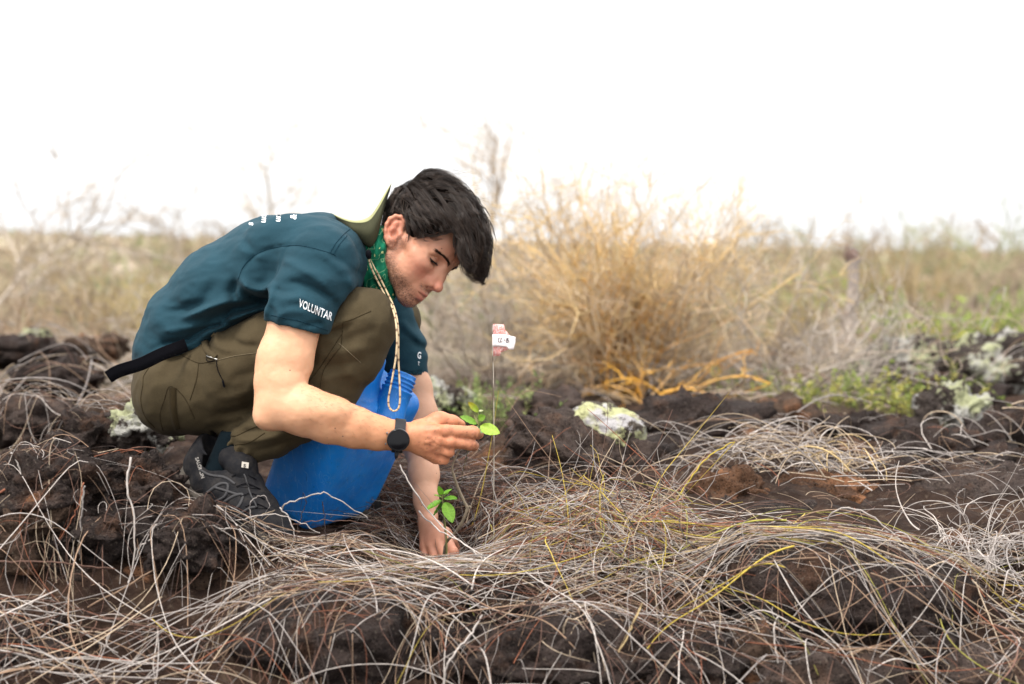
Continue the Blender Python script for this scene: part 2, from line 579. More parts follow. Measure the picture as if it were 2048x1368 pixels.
m.base(m.mix(soil, grass, far)).bump(m.noise(60.0, 6.0, .7), 1.0, .016).bump(m.noise(300.0, 3.0), .5, .003)
ground = g.build('ground', m.m); ground['kind'] = 'structure'

# ================================================================== ROCKS
def lava_mat(name, dark, mid, rust, lichen=0.0, lc=((.50, .52, .44), (.58, .60, .27)), lscale=16.0, rust_amt=0.35):
    m = Mat(name, 0.92, spec=0.15)
    c = m.ramp(m.noise(14.0, 6.0, .65), [(0.25, dark), (0.7, mid)])
    c = m.mix(c, rust, m.math('MULTIPLY', m.ramp(m.noise(11.0, 4.0, .6, stretch=(1, 1, 1.4)), [(0.52, 0), (0.66, 1)]), rust_amt))
    c = m.mix(c, tuple(x * .25 for x in dark), m.ramp(m.voro(150.0), [(0.14, .85), (0.34, 0)]))
    c = m.mix(c, (0.20, 0.165, 0.13), m.math('MULTIPLY', m.ramp(m.noise(160.0, 3.0), [(0.58, 0), (0.74, 1)]), .40))
    if lichen:
        a = m.ramp(m.math('ADD', m.noise(lscale, 6.0, .7), m.math('MULTIPLY', m.noise(lscale * 5, 3.0), .34)), [(0.85 - lichen * .28, 0), (0.88 - lichen * .28, 1)])
        c = m.mix(c, m.mix(lc[0], lc[1], m.ramp(m.noise(lscale * .9, 3.0), [(0.44, 0), (0.54, 1)])), a)
    m.base(c)
    m.bump(m.voro(150.0), .7, .005).bump(m.noise(45.0, 6.0, .7), 1.0, .014).bump(m.noise(400.0, 3.0), .4, .002)
    return m.m
M_lava = lava_mat('lava_rock', (0.011, 0.008, 0.0075), (0.041, 0.029, 0.025), (0.085, 0.042, 0.024), rust_amt=.55)
M_lava_br = lava_mat('brown_lava', (0.028, 0.017, 0.012), (0.075, 0.047, 0.032), (0.20, 0.095, 0.050), rust_amt=.9)
M_rust = lava_mat('rusty_cinder', (0.040, 0.021, 0.013), (0.110, 0.055, 0.030), (0.27, 0.125, 0.062), rust_amt=.95)
M_lava_gr = lava_mat('grey_lava', (0.022, 0.016, 0.014), (0.070, 0.050, 0.042), (0.12, 0.066, 0.042), rust_amt=.5)
M_lich = lava_mat('lichen_lava', (0.030, 0.024, 0.020), (0.10, 0.082, 0.066), (0.15, 0.11, 0.08), lichen=.78, lc=((.41, .39, .39), (.42, .42, .22)), lscale=17.0)
M_lich2 = lava_mat('pale_lichen_lava', (0.022, 0.017, 0.016), (0.07, 0.055, 0.047), (0.10, 0.07, 0.05), lichen=.66, lc=((.34, .33, .30), (.33, .34, .20)), lscale=8.0)
_ico = {}
def ico(n):
    if n not in _ico:
        bm = bmesh.new(); bmesh.ops.create_icosphere(bm, subdivisions=n, radius=1.0)
        _ico[n] = (np.array([v.co for v in bm.verts]), np.array([[v.index for v in f.verts] for f in bm.faces])); bm.free()
    return _ico[n]
ROCKS = []
def rock(px, py, Y, rx, rz, mat, label, ry=None, sub=4, seed=0.0, rough=.36, tilt=0.0, lump=2.1, detail=.075, sharp=0.0, lift=0.0, group='lava rocks on the ground'):
    """px, py: photo position of its centre; rx, rz: half width and half height in photo pixels; Y: depth."""
    if py > 1085 and Y < -.1: Y = -.13 - (py - 1100) / 268 * .32
    s = S(Y); v, f = ico(sub)
    q = v.copy()
    n1 = fbm(q * lump + seed * 7.7, 4, .5); n2 = fbm(q * lump * .8 + seed * 3.1 + 40, 3, .5, ridged=True)
    q *= (1 + rough * n1 + rough * .35 * (n2 - .6))[:, None]
    if sharp:
        k = 2.2; cell = np.round(q * k + .35 * noise(q * 2 + seed)[:, None]) / k; q = q * (1 - sharp) + cell * sharp
    q *= np.array((rx * s, (ry or rx * .85) * s, rz * s))
    R = np.array(((math.cos(tilt), 0, math.sin(tilt)), (0, 1, 0), (-math.sin(tilt), 0, math.cos(tilt))))
    q = q @ R.T
    d = (fbm(q * 38.0 + seed, 3, .55, ridged=True) - .7) * detail * .16 + fbm(q * 14.0 + seed, 3) * detail * .35
    q += v * d[:, None]
    c = P(px, py, Y); c[2] += lift
    o = mesh_obj('lava_rock', q, f, mat, None, True)
    o.location = Vector([float(a) for a in c])
    tag(o, label, 'rock', group); ROCKS.append(o); return o
# left mound
rock(110, 985, -.16, 120, 78, M_lava, 'dark pitted lava rock at the left edge, topmost of the mound', seed=1, sub=5, detail=.08)
rock(285, 985, -.12, 82, 60, M_lava, 'dark lava rock with a ragged top behind the crossed pale stems', seed=2, sub=5, detail=.08, lump=2.2)
rock(395, 1082, -.24, 88, 62, M_lava, 'blunt dark lava rock left of the shoe', seed=3, sub=5, detail=.07, ry=90)
rock(400, 1150, -.34, 118, 85, M_lava_br, 'brown crumbly lava rock in the lower left below the shoe', seed=4, sub=5, detail=.08, ry=95)
rock(160, 1125, -.38, 150, 105, M_lava, 'black lava rock in shade at the lower left, under crossed stems', seed=5, sub=5, detail=.08, ry=110)
rock(40, 1290, -.62, 120, 70, M_lava, 'low dark rock in the bottom left corner under dense straw', seed=6, detail=.05)
# foreground domes
rock(660, 1290, -.60, 195, 110, M_lava, 'wide smooth dark dome rock in the foreground left of centre', seed=7, sub=5, rough=.14, lump=1.1, ry=150, detail=.06)
rock(1120, 1330, -.70, 190, 95, M_lava, 'dark rounded rock in the foreground under arching straw', seed=8, sub=5, rough=.2, ry=120, detail=.06)
rock(1690, 1185, -.38, 270, 108, M_lava, 'broad smooth dark dome rock at the right with yellow stems over it', seed=9, sub=5, rough=.10, lump=1.0, ry=190, tilt=.10, detail=.05)
rock(1560, 1262, -.60, 95, 52, M_lava, 'dark block in the lower right beneath the dome rock', seed=10, rough=.3)
rock(1650, 1382, -.82, 150, 60, M_lava_gr, 'blurred grey rock at the bottom edge right of centre', seed=11, rough=.3, ry=70)
rock(1990, 1380, -.70, 120, 66, M_lava_gr, 'grey rock in the bottom right corner', seed=12, rough=.3, ry=80)
rock(1390, 1345, -.72, 110, 66, M_lava, 'dark rock in the foreground between two domes', seed=14)
rock(880, 1210, -.42, 130, 40, M_lava, 'low flat dark rock under straw in front of the planting hand', seed=15)
# middle ground
rock(1215, 862, .70, 82, 52, M_lich, 'rounded rock crusted with yellow-green and white lichen in front of the orange bush', seed=16, sub=5, rough=.10, detail=.03, tilt=.35, lump=1.2)
rock(1130, 925, .62, 135, 82, M_lava_gr, 'dark grey ledge rock leaning beside the flag wire', seed=17, sub=5, rough=.16, ry=120, tilt=.45, sharp=.15)
rock(1270, 950, .66, 105, 60, M_lava_gr, 'dark grey rock below the lichen-crusted one', seed=18, sub=5, rough=.2, tilt=.5)
rock(1010, 945, .62, 75, 60, M_lava_br, 'brown rock with pale flakes just right of the held seedling', seed=19, rough=.25)
rock(1400, 860, 1.0, 135, 60, M_lava, 'dark rock with tan patches right of the lichen rock', seed=20, rough=.25)
rock(1110, 830, 1.3, 70, 44, M_lava_gr, 'grey-brown rock in shade under the left side of the bush', seed=21)
rock(1450, 1005, .28, 100, 58, M_rust, 'rusty brown rock behind the yellow leaning stem', seed=22, sub=5, rough=.2, detail=.06)
rock(1640, 1000, .38, 95, 46, M_rust, 'rusty brown rock at the edge of the blurred straw', seed=23, rough=.22)
rock(1590, 1065, .12, 135, 50, M_lava, 'dark sloping rock behind the yellow stems', seed=24, rough=.2)
rock(1950, 1010, .40, 170, 60, M_lava_gr, 'big dark slab at the right edge', seed=25, sub=5, rough=.2, tilt=-.16)
rock(1760, 1060, .22, 120, 42, M_lava_gr, 'low dark rock left of the slab at the right', seed=26, rough=.2)
rock(1840, 910, .85, 120, 56, M_lava, 'dark rock under the hanging lichen at the right', seed=27, rough=.3)
rock(1700, 925, .80, 85, 44, M_lava_br, 'brown rock right of the blurred straw mat', seed=28, rough=.3)
rock(2010, 890, 1.0, 90, 60, M_lava, 'dark blurred rock at the right edge above the slab', seed=29, rough=.3)
rock(1560, 845, 1.4, 90, 40, M_lava_br, 'blurred brown rock right of the bush foot', seed=30)
rock(1900, 838, 1.35, 66, 66, M_lich2, 'upright lichen-covered rock with hanging pale crust at the right', seed=31, rough=.26, sub=5)
rock(1835, 738, 2.6, 112, 58, M_lich2, 'pale lichen-covered outcrop right of the bare trunk', seed=32, rough=.28, lump=1.6, sub=5)
rock(1985, 735, 2.4, 125, 66, M_lich2, 'large pale lichen-covered outcrop at the right edge', seed=33, rough=.28, lump=1.6, sub=5, tilt=-.3)
rock(1735, 755, 2.5, 58, 36, M_lich2, 'small pale outcrop left of the larger ones', seed=34, rough=.4)
rock(1920, 800, 1.9, 80, 40, M_lava, 'dark gap rock between the pale outcrops', seed=35, rough=.4)
rock(296, 858, .55, 58, 50, M_lich2, 'pale lichen-covered rock beneath the man\'s seat', seed=36, rough=.25, sub=5)
rock(225, 850, .75, 75, 48, M_lava_br, 'reddish brown rock left of the pale one behind the man', seed=37, rough=.25)
rock(60, 845, .85, 85, 50, M_lava_gr, 'grey rock at the left edge with yellow-green lichen', seed=38, rough=.35)
rock(120, 760, 1.5, 80, 36, M_lava, 'dark blurred rock in straw at the left', seed=39, rough=.3)
rock(72, 678, 3.2, 30, 14, M_lich2, 'small whitish stone in the blurred field at the left', seed=40)
rock(40, 705, 2.4, 90, 26, M_lava, 'low dark blurred rock at the left edge below the whitish stone', seed=41)
rock(190, 700, 2.6, 60, 24, M_lava_br, 'low brown blurred rock in the field at the left', seed=42)
rock(885, 800, 1.5, 42, 36, M_lich2, 'small pale-topped rock seen past the far sleeve', seed=43)
rock(930, 900, .85, 60, 52, M_lava, 'dark rock behind the hand with the seedling', seed=44)
rock(640, 1075, .50, 120, 50, M_lava, 'dark rock hidden behind the foot of the jug', seed=45)
rock(1250, 1040, .20, 120, 44, M_lava, 'dark rock buried in the upright straw tuft', seed=46)
def world_bvh(objs):
    v, f, n = [], [], 0
    for o in objs:
        lo = o.location
        co = np.empty(len(o.data.vertices) * 3, np.float32); o.data.vertices.foreach_get('co', co)
        v.append(co.reshape(-1, 3) + np.array(lo)); 
        f += [tuple(i + n for i in p.vertices) for p in o.data.polygons]; n += len(v[-1])
    v = np.concatenate(v)
    return BVHTree.FromPolygons(v.tolist(), f)
BIG = list(ROCKS); SEEN = set()
rk = np.random.default_rng(12)
for i, (x_, y_) in enumerate(zip(rk.uniform(20, 2030, 70), rk.choice([860, 905, 950, 1000, 1045, 1110, 1180, 1250, 1320], 70))):
    y_ = y_ + rk.uniform(-25, 25)
    if 340 < x_ < 960 and 840 < y_ < 1130: continue
    Y_ = 0.54 * FPX / (y_ - HORIZON) - CAM_D if y_ < 1085 else 0
    Y_ = Y_ + .05 if y_ < 1085 else -.11
    rr_ = rk.uniform(14, 34)
    mi_ = [M_lava, M_lava_br, M_lava_gr][i % 3]; cn_ = ('black', 'rusty brown', 'dark grey')[i % 3]
    near_ = min(BIG, key=lambda o: (o.location - Vector([float(a) for a in P(x_, y_, Y_)])).length)
    w_ = near_['label'].replace('dark ', '').replace('large ', '').split()[:8]
    while w_[-1] in ('the', 'a', 'in', 'at', 'of', 'by', 'and', 'with', 'under', 'behind', 'front', 'right', 'left', 'lower', 'pale', 'orange', 'yellow', "man's", 'beneath', 'past', 'yellow-green', 'white', 'far', 'planting', 'above', 'bottom', 'over', 'upright', 'hanging', 'crossed', 'flag'): w_.pop()
    lb_ = ('small ' if rr_ < 24 else 'fist-sized ') + cn_ + ' lava chunk beside the ' + ' '.join(w_)
    if lb_ in SEEN: continue
    SEEN.add(lb_)
    rock(x_, y_, Y_, rr_, rr_ * rk.uniform(.5, .8), mi_, lb_[:140], seed=60 + i, sub=3, rough=.5, lump=1.5, sharp=.35, group='broken lava chunks between the bigger rocks')
# bigger broken blocks
for x_, y_, Y_, a_, b_, lb_ in ((215, 1060, -.22, 70, 48, 'sharp-edged black block in the middle of the left mound'), (60, 1060, -.24, 80, 50, 'black broken block at the left edge under the topmost rock'), (330, 1075, -.2, 56, 40, 'dark chipped block between the ragged rock and the blunt rock'),
    (500, 1165, -.2, 72, 42, 'dark brown block left of the wide foreground dome'), (870, 1310, -.3, 90, 60, 'black cracked block between the two foreground domes'), (1000, 1245, -.25, 70, 36, 'dark flat block behind the rounded foreground rock'),
    (1345, 1245, -.25, 84, 44, 'dark jagged block left of the broad dome rock'), (1475, 1340, -.36, 80, 50, 'black jagged block at the bottom edge right of centre'), (1840, 1290, -.32, 90, 50, 'dark rough block below the broad dome rock'),
    (1330, 925, .75, 74, 44, 'dark jagged block right of the lichen-crusted boulder'), (1820, 985, .5, 74, 40, 'dark cracked block left of the big slab'), (1725, 870, 1.1, 70, 40, 'dark brown jagged block behind the straw mat'), (1500, 905, .85, 60, 34, 'dark block poking out of the blurred straw mat'), (1990, 945, .7, 66, 36, 'dark chipped block above the big slab at the right edge'), (165, 880, .6, 66, 44, 'dark jagged rock behind the left mound')):
    rock(x_, y_, Y_, a_, b_, M_lava if a_ % 4 else M_lava_br, lb_, seed=a_ + y_ * .1, rough=.45, lump=1.4, sharp=.38, detail=.09)
B_rocks = world_bvh(ROCKS)
def surface_z(x, y, rocks=True):
    """Height of the ground or of a rock standing on it."""
    z = ground_h(np.asarray(x), np.asarray(y)).astype(float)
    if rocks:
        zf = z.ravel()
        for i, (a, b) in enumerate(zip(np.ravel(x), np.ravel(y))):
            if -2.0 < b < 3.5:
                h = B_rocks.ray_cast(Vector((a, b, 1.6)), Vector((0, 0, -1)))
                if h[0] is not None and h[0].z > zf[i]: zf[i] = h[0].z
        z = zf.reshape(np.shape(x))
    return z
def on_ground(px, py):
    """World x, y where the sight line at px, py meets the level of the ground."""
    u = (px - 1024.0) / FPX; v = (684.0 - py) / FPX
    dz = -_st + v * _ct; dy = _ct + v * _st
    tt = np.geomspace(1.4, 14.0, 160)[None, :]
    x = u[:, None] * tt; y = dy[:, None] * tt - CAM_D; z = CAM_H + dz[:, None] * tt
    k = np.argmax(z < ground_h(x, y), axis=1)
    i = np.arange(len(u))
    return x[i, k], y[i, k]
# ================================================================== DRY STEMS
PAL = {'pale': (0.44, 0.39, 0.355), 'grey': (0.30, 0.265, 0.245), 'beige': (0.40, 0.31, 0.22), 'tan': (0.27, 0.175, 0.115), 'brown': (0.145, 0.078, 0.056), 'red': (0.24, 0.085, 0.045), 'yellow': (0.44, 0.33, 0.055), 'olive': (0.24, 0.22, 0.045), 'dark': (0.045, 0.030, 0.026), 'straw': (0.52, 0.38, 0.19)}
M_stem = vcol_mat('dry_stem', 0.72, 0.3, 0.30, 140.0, bump=.3)
rs = np.random.default_rng(77)
# where the photo shows shoe, jug and planting hand free of stems
KEEP_CLEAR = [np.array(a, float) for a in ([(350, 880), (600, 860), (810, 880), (752, 1010), (700, 1046), (640, 1070), (590, 1072), (545, 1052), (480, 1018), (420, 998), (362, 968)], [(805, 880), (905, 880), (905, 1000), (925, 1108), (838, 1108)])]
THIN = [(np.array(a, float), k) for a, k in (([(40, 925), (330, 930), (480, 1030), (520, 1110), (470, 1190), (200, 1180), (-60, 1150), (-60, 950)], .82), ([(1540, 1095), (1720, 1085), (1900, 1120), (1930, 1230), (1600, 1245)], .55),
        ([(520, 1200), (800, 1190), (850, 1300), (820, 1368), (500, 1368)], .35), ([(1010, 1260), (1280, 1240), (1320, 1368), (980, 1368)], .35), ([(1370, 950), (1500, 950), (1720, 975), (2048, 945), (2048, 1065), (1860, 1065), (1620, 1050), (1400, 1050)], .80), ([(1290, 830), (2048, 830), (2048, 900), (1760, 900), (1600, 880), (1290, 900)], .6))]
def poly_sd(p, poly):
    d = np.full(len(p), 1e9); ins = np.zeros(len(p), bool)
    for i in range(len(poly)):
        a, b = poly[i], poly[(i + 1) % len(poly)]
        e = b - a; w = p - a
        t = np.clip((w @ e) / (e @ e), 0, 1)
        d = np.minimum(d, ((w - t[:, None] * e) ** 2).sum(1))
        c = ((a[1] <= p[:, 1]) != (b[1] <= p[:, 1])) & (p[:, 0] < a[0] + (p[:, 1] - a[1]) / (b[1] - a[1] + 1e-12) * e[0])
        ins ^= c
    d = np.sqrt(d)
    return np.where(ins, -d, d)
def stems(name, n, where, heading, spread, length, arch, radius, colours, seg=11, lift=0.01, sides=3, curl=1.2, rise=0.0, label=None, free=0.25, wild=0.10, keep=True):
    """A mat of bent stems lying over ground and rocks. where(n) gives start x, y; heading in radians from +X (0 = to the right, pi/2 = away)."""
    x, y = where(n)
    hd = heading(x, y) if callable(heading) else np.full(n, heading)
    hd = hd + rs.normal(0, spread, n) + math.pi * (rs.random(n) < .5) + (rs.random(n) < wild) * rs.uniform(-1.5, 1.5, n)
    L = rs.uniform(*length, n) ; kap = rs.normal(0, curl, n)
    X = np.zeros((n, seg + 1)); Y = np.zeros((n, seg + 1)); X[:, 0] = x; Y[:, 0] = y
    wob = rs.normal(0, .11, (n, seg + 1)) * rs.choice([.6, 1.0, 1.6, 3.0], (n, 1), p=[.3, .35, .2, .15])
    for k in range(seg):
        a = hd + kap * (k / seg - .3) + np.cumsum(wob, 1)[:, k] * .5
        X[:, k + 1] = X[:, k] + np.cos(a) * L / seg; Y[:, k + 1] = Y[:, k] + np.sin(a) * L / seg
    z = surface_z(X, Y)
    # stems span dips instead of following them
    zs = z.copy()
    for _ in range(9):
        zz = zs.copy(); zz[:, 1:-1] = np.maximum(z[:, 1:-1] * .35 + zs[:, 1:-1] * .65, .5 * (zs[:, :-2] + zs[:, 2:])); zs = zz
    u = np.linspace(0, 1, seg + 1)[None, :]
    A = np.abs(rs.normal(0, 1, n))[:, None] * arch
    up = (rs.random(n) < free)[:, None] * np.abs(rs.normal(0, rise, n))[:, None]
    for _ in range(2): zs[:, 1:-1] = .5 * zs[:, 1:-1] + .25 * (zs[:, :-2] + zs[:, 2:])
    zz = zs + rs.uniform(.0, lift, n)[:, None] + A * (4 * u * (1 - u)) + up * u ** 1.6 + .004
    w3 = np.stack([X, Y, zz], -1)
    if keep:
        pp = PX(w3.reshape(-1, 3))
        hid = np.zeros(len(pp), bool)
        for poly in KEEP_CLEAR: hid |= poly_sd(pp, poly) < 0
        bad = hid.reshape(n, -1).any(1)
        for poly, k in THIN:
            m_ = ((poly_sd(pp, poly) < 0).reshape(n, -1).mean(1) > .12) & (rs.random(n) < k); bad |= m_
        X, Y, zz = X[~bad], Y[~bad], zz[~bad]; n = len(X)
    names, w = zip(*colours); w = np.array(w, float); w /= w.sum()
    ci = rs.choice(len(names), n, p=w)
    T = Tubes(); R = radius * np.exp(rs.normal(0, .28, n))
    m = int(seg * 1.6) + 1; taper = np.linspace(1.05, .55, m)
    for i in range(n):
        c = np.array(PAL[names[ci[i]]]) * rs.uniform(.65, 1.25)
        T.add(smooth_path(np.stack([X[i], Y[i], zz[i]], 1), m), R[i] * taper, c, sides=sides)
    o = T.build(name, M_stem); o['kind'] = 'stuff'
    if label: o['label'] = label
    return o
def box_px(x0, x1, y0, y1, p=1.0):
    def f(n):
        px = rs.uniform(x0, x1, n); py = y0 + (y1 - y0) * rs.random(n) ** p
        return on_ground(px, py)
    return f
def spot_px(cx, cy, rx, ry):
    def f(n):
        return on_ground(cx + rs.normal(0, rx, n), cy + rs.normal(0, ry, n))
    return f
main = [('pale', 4), ('grey', 3), ('beige', 3.2), ('tan', 2.4), ('brown', 2.2), ('red', .6), ('yellow', .15), ('olive', .1), ('dark', 1.1)]
brown = [('pale', 1), ('grey', 1.4), ('tan', 2), ('brown', 4), ('dark', 2.5), ('red', .8)]
gold = [('pale', 3), ('grey', 2.4), ('beige', 2.6), ('tan', 2.4), ('brown', 2.2), ('red', 1.6), ('yellow', 1.4), ('olive', .5), ('dark', .9)]
blur = [('pale', 4), ('grey', 4), ('beige', 4), ('tan', 1)]
# foreground
stems('dry_stems', 170, box_px(-200, 2250, 1190, 1430), 0.05, .95, (.14, .48), .018, .00092, main, curl=1.0, lift=.02, sides=4, label='tangle of pale arching dry stems across the foreground')
stems('dry_stems', 85, box_px(-250, 560, 1250, 1430), .5, .6, (.22, .5), .020, .00095, main, curl=1.0, lift=.02, sides=4)
stems('dry_stems', 240, box_px(-100, 2150, 1130, 1330), -0.05, .8, (.10, .40), .012, .00080, main, curl=.9, lift=.018)
# mat in front of the man
stems('dry_stems', 430, box_px(430, 1560, 1085, 1185), 0.0, .62, (.10, .38), .008, .00085, main, curl=.7, lift=.022, label='dense mat of dry stems in front of the jug and the planting hand')
stems('dry_stems', 110, box_px(560, 1020, 1040, 1110), .2, .5, (.10, .30), .012, .00085, brown, curl=1.2, lift=.02)
stems('dry_stems', 300, spot_px(865, 1000, 80, 22), -.25, .5, (.10, .26), .010, .00085, brown, curl=.8, lift=.05, keep=False)
# left mound, sparse long stems
stems('dry_stems', 46, box_px(-120, 480, 950, 1180), .25, .8, (.25, .60), .020, .00110, main + [('red', 1.2)], curl=.9, lift=.03, sides=4, wild=.25)
stems('dry_stems', 110, box_px(300, 640, 990, 1090), -.30, .3, (.12, .34), .010, .00085, main, curl=.8, lift=.02)
stems('dry_stems', 120, box_px(-100, 520, 885, 945), .0, .5, (.10, .30), .014, .00090, main, curl=1.3, lift=.02)
# fine broken litter under and between the long stems
litter = [('grey', 2), ('tan', 3), ('beige', 2), ('brown', 4), ('dark', 2), ('pale', 1.4), ('red', .6)]
stems('straw_litter', 900, box_px(-150, 2150, 1120, 1420), .0, 1.2, (.03, .16), .006, .00060, litter, curl=2.0, lift=.012, seg=5, keep=False, label='fine broken straw litter between the foreground rocks')
stems('straw_litter', 700, box_px(380, 1700, 1040, 1180), .0, .9, (.04, .18), .006, .00055, litter, curl=1.6, lift=.02, seg=5, label='fine broken straw litter around the planting spot')
stems('straw_litter', 420, box_px(-100, 520, 880, 1180), .0, 1.2, (.03, .14), .006, .00055, litter, curl=2.0, lift=.01, seg=5)
stems('straw_litter', 420, box_px(1250, 2150, 860, 1120), .0, 1.2, (.04, .16), .008, .00070, litter, curl=2.0, lift=.01, seg=5)
stems('straw_litter', 320, spot_px(815, 1015, 45, 26), -.1, .8, (.05, .20), .010, .00065, brown, curl=1.4, lift=.04, seg=6, keep=False)
stems('straw_litter', 380, box_px(740, 1040, 1000, 1110), .0, 1.0, (.04, .15), .006, .00055, brown, curl=1.8, lift=.02, seg=5, keep=False)
stems('straw_litter', 300, box_px(540, 800, 1060, 1120), .0, .8, (.05, .18), .006, .00060, litter, curl=1.6, lift=.015, seg=5)
# centre right tuft, stems standing up
stems('dry_stems', 430, spot_px(1240, 1085, 140, 30), .25, 1.1, (.07, .22), .012, .00085, gold, curl=.7, lift=.045, rise=.085, free=.6, label='upright tuft of dry stems right of the flag wire')
stems('dry_stems', 200, spot_px(1110, 1070, 110, 24), -.35, .7, (.08, .24), .010, .00085, gold, curl=.8, lift=.04, rise=.04)
# right mats over the dome
stems('dry_stems', 150, box_px(1300, 2100, 1110, 1290), -.45, .48, (.14, .40), .010, .00105, gold, curl=.7, lift=.02, label='yellowish dry stems sweeping over the dome rock at the right')
stems('dry_stems', 120, box_px(1250, 1620, 1085, 1190), .22, .40, (.14, .38), .010, .00110, gold + [('yellow', 1.0)], curl=.6, lift=.03)
stems('dry_stems', 340, spot_px(2000, 1140, 95, 36), .2, .9, (.06, .18), .022, .00090, [('pale', 5), ('grey', 5), ('beige', 2), ('brown', .6)], curl=1.6, lift=.05, rise=.05, free=.5)
# blurred mats behind
stems('dry_stems', 230, spot_px(1555, 925, 85, 20), .1, .8, (.08, .26), .024, .00105, blur, curl=1.5, lift=.05, seg=8, label='blurred pale straw mat behind the brown rocks')
stems('dry_stems', 60, spot_px(1700, 980, 40, 16), -.5, .5, (.08, .24), .03, .00125, blur + [('straw', 3)], curl=1.5, lift=.05, seg=8)
stems('dry_stems', 60, spot_px(1970, 930, 80, 14), .1, .7, (.08, .22), .02, .0012, blur, curl=1.5, lift=.05, seg=8)
stems('dry_stems', 240, box_px(-120, 420, 735, 880), .1, .7, (.12, .40), .03, .0015, blur + [('tan', 4), ('brown', 2)], curl=1.5, lift=.05, seg=8, label='blurred brown straw behind the man at the left')
stems('dry_stems', 330, box_px(-150, 520, 640, 760), .1, .9, (.2, .6), .05, .0022, blur + [('tan', 4)], curl=1.5, lift=.08, seg=8)
stems('dry_stems', 60, box_px(850, 1800, 790, 840), .1, .9, (.15, .4), .03, .0018, blur + [('tan', 3), ('brown', 3)], curl=1.5, lift=.05, seg=8)

stems('dry_stems', 300, box_px(1180, 2200, 690, 800), .1, .9, (.15, .5), .05, .0017, blur + [('tan', 4), ('brown', 1)], curl=1.5, lift=.10, seg=8, keep=False, label='blurred grey-brown stems below the field at the right')
# single stems that stand out
def lone(label, points, r, col, n=22, sides=6, taper=.6, name='dry_stem', kinks=.004):
    points = [(a, b, c if c > -.2 else -.2 + (c + .2) * .42) for a, b, c in points]
    q = smooth_path([P(*a) for a in points], n)
    q[1:-1] += rs.normal(0, kinks * .25, (n - 2, 3))
    T = Tubes(); T.add(q, r * np.linspace(1, taper, n), np.array(PAL[col]) * rs.uniform(.65, 1.0), sides=sides)
    o = T.build(name, M_stem); rebase(o, q[0]); tag(o, label, 'dry stem', 'single dry stems standing out of the mat'); return o
lone('pale twig arching across the foot of the blue jug', [(562, 1020, -.16), (570, 1008, -.17), (600, 998, -.17), (640, 986, -.17), (655, 988, -.17), (690, 1008, -.17), (735, 1035, -.16)], .0016, 'pale')
lone('pale stem arched over the toe of the shoe', [(455, 1048, -.20), (500, 1034, -.20), (545, 1028, -.20), (590, 1040, -.20), (640, 1066, -.19)], .0012, 'pale')
lone('tan stem lying straight across the shoe front', [(370, 1000, -.18), (440, 1012, -.19), (520, 1042, -.20), (600, 1064, -.20)], .0011, 'tan')
lone('grey hooked stem standing before the shoe laces', [(507, 1060, -.20), (500, 1020, -.2), (506, 998, -.2), (528, 992, -.2), (540, 1012, -.2)], .0010, 'grey')
lone('pale bent stem hanging over the lower right of the shoe', [(560, 1015, -.18), (580, 1040, -.19), (588, 1075, -.2), (575, 1105, -.2)], .0014, 'pale')
lone('beige stem rising left of the jug foot', [(452, 1100, -.22), (470, 1062, -.21), (510, 1036, -.2), (550, 1020, -.19)], .0011, 'beige')
lone('brown stem laid across the foot of the jug', [(580, 1050, -.14), (640, 1042, -.14), (700, 1042, -.13), (760, 1054, -.12)], .0009, 'brown')
lone('dark thin stem standing upright in front of the jug', [(656, 1125, -.18), (652, 1070, -.18), (648, 1020, -.18), (644, 1003, -.18)], .0010, 'dark')
lone('dark curved stem crossing the jug front', [(590, 1090, -.18), (600, 1040, -.18), (612, 1005, -.18), (606, 985, -.18)], .0009, 'dark')
lone('long pale stem leaning left over the dark mound', [(22, 905, -.26), (36, 925, -.27), (52, 975, -.28), (50, 1020, -.29)], .0019, 'pale')
lone('red stem bent over the dark mound at the left', [(168, 965, -.36), (160, 1000, -.37), (143, 1040, -.38), (112, 1090, -.40)], .0014, 'red')
lone('straight grey stem standing over the left mound', [(170, 972, -.42), (162, 1040, -.42), (160, 1120, -.42)], .0017, 'grey')
lone('long pale stem bending down the left mound beside the shoe', [(262, 914, -.30), (254, 970, -.33), (268, 1040, -.36), (266, 1130, -.40), (236, 1205, -.44)], .0020, 'pale')
lone('pale looped stem over the brown rock at the lower left', [(270, 1120, -.40), (285, 1090, -.40), (330, 1068, -.40), (400, 1058, -.40), (460, 1056, -.38)], .0015, 'pale')
lone('tan stem running from the lower left up to the shoe', [(175, 1215, -.52), (300, 1145, -.45), (400, 1090, -.38), (465, 1065, -.32)], .0017, 'tan')
lone('brown stem stretched flat over the left mound', [(-20, 1125, -.5), (80, 1122, -.5), (160, 1130, -.48), (230, 1138, -.46)], .0019, 'brown')
lone('yellow leaning stem with a broken tip at the right of the tuft', [(1345, 1015, .02), (1375, 965, .02), (1410, 920, .02), (1445, 895, .02), (1470, 884, .02)], .0018, 'yellow')
lone('dark stick leaning right across the tuft', [(1180, 1022, -.04), (1225, 975, -.04), (1270, 935, -.04), (1310, 903, -.04)], .0014, 'dark')
lone('dark upright stick in the tuft', [(1320, 1075, -.06), (1305, 1010, -.06), (1290, 960, -.06), (1281, 935, -.06)], .0014, 'dark')
lone('pale hooked stem at the top of the tuft', [(1190, 1010, -.08), (1198, 975, -.08), (1215, 960, -.08), (1240, 955, -.08), (1262, 968, -.08), (1280, 990, -.08)], .0013, 'pale')
lone('grey arch of a stem beside the flag wire', [(1000, 1030, .06), (985, 975, .06), (985, 945, .06), (1010, 933, .06), (1050, 936, .06), (1090, 952, .06), (1120, 985, .06)], .0012, 'grey')
lone('pale stem curving up left of the flag wire', [(962, 1120, -.12), (975, 1070, -.12), (977, 1030, -.12), (962, 1004, -.12)], .0013, 'pale')
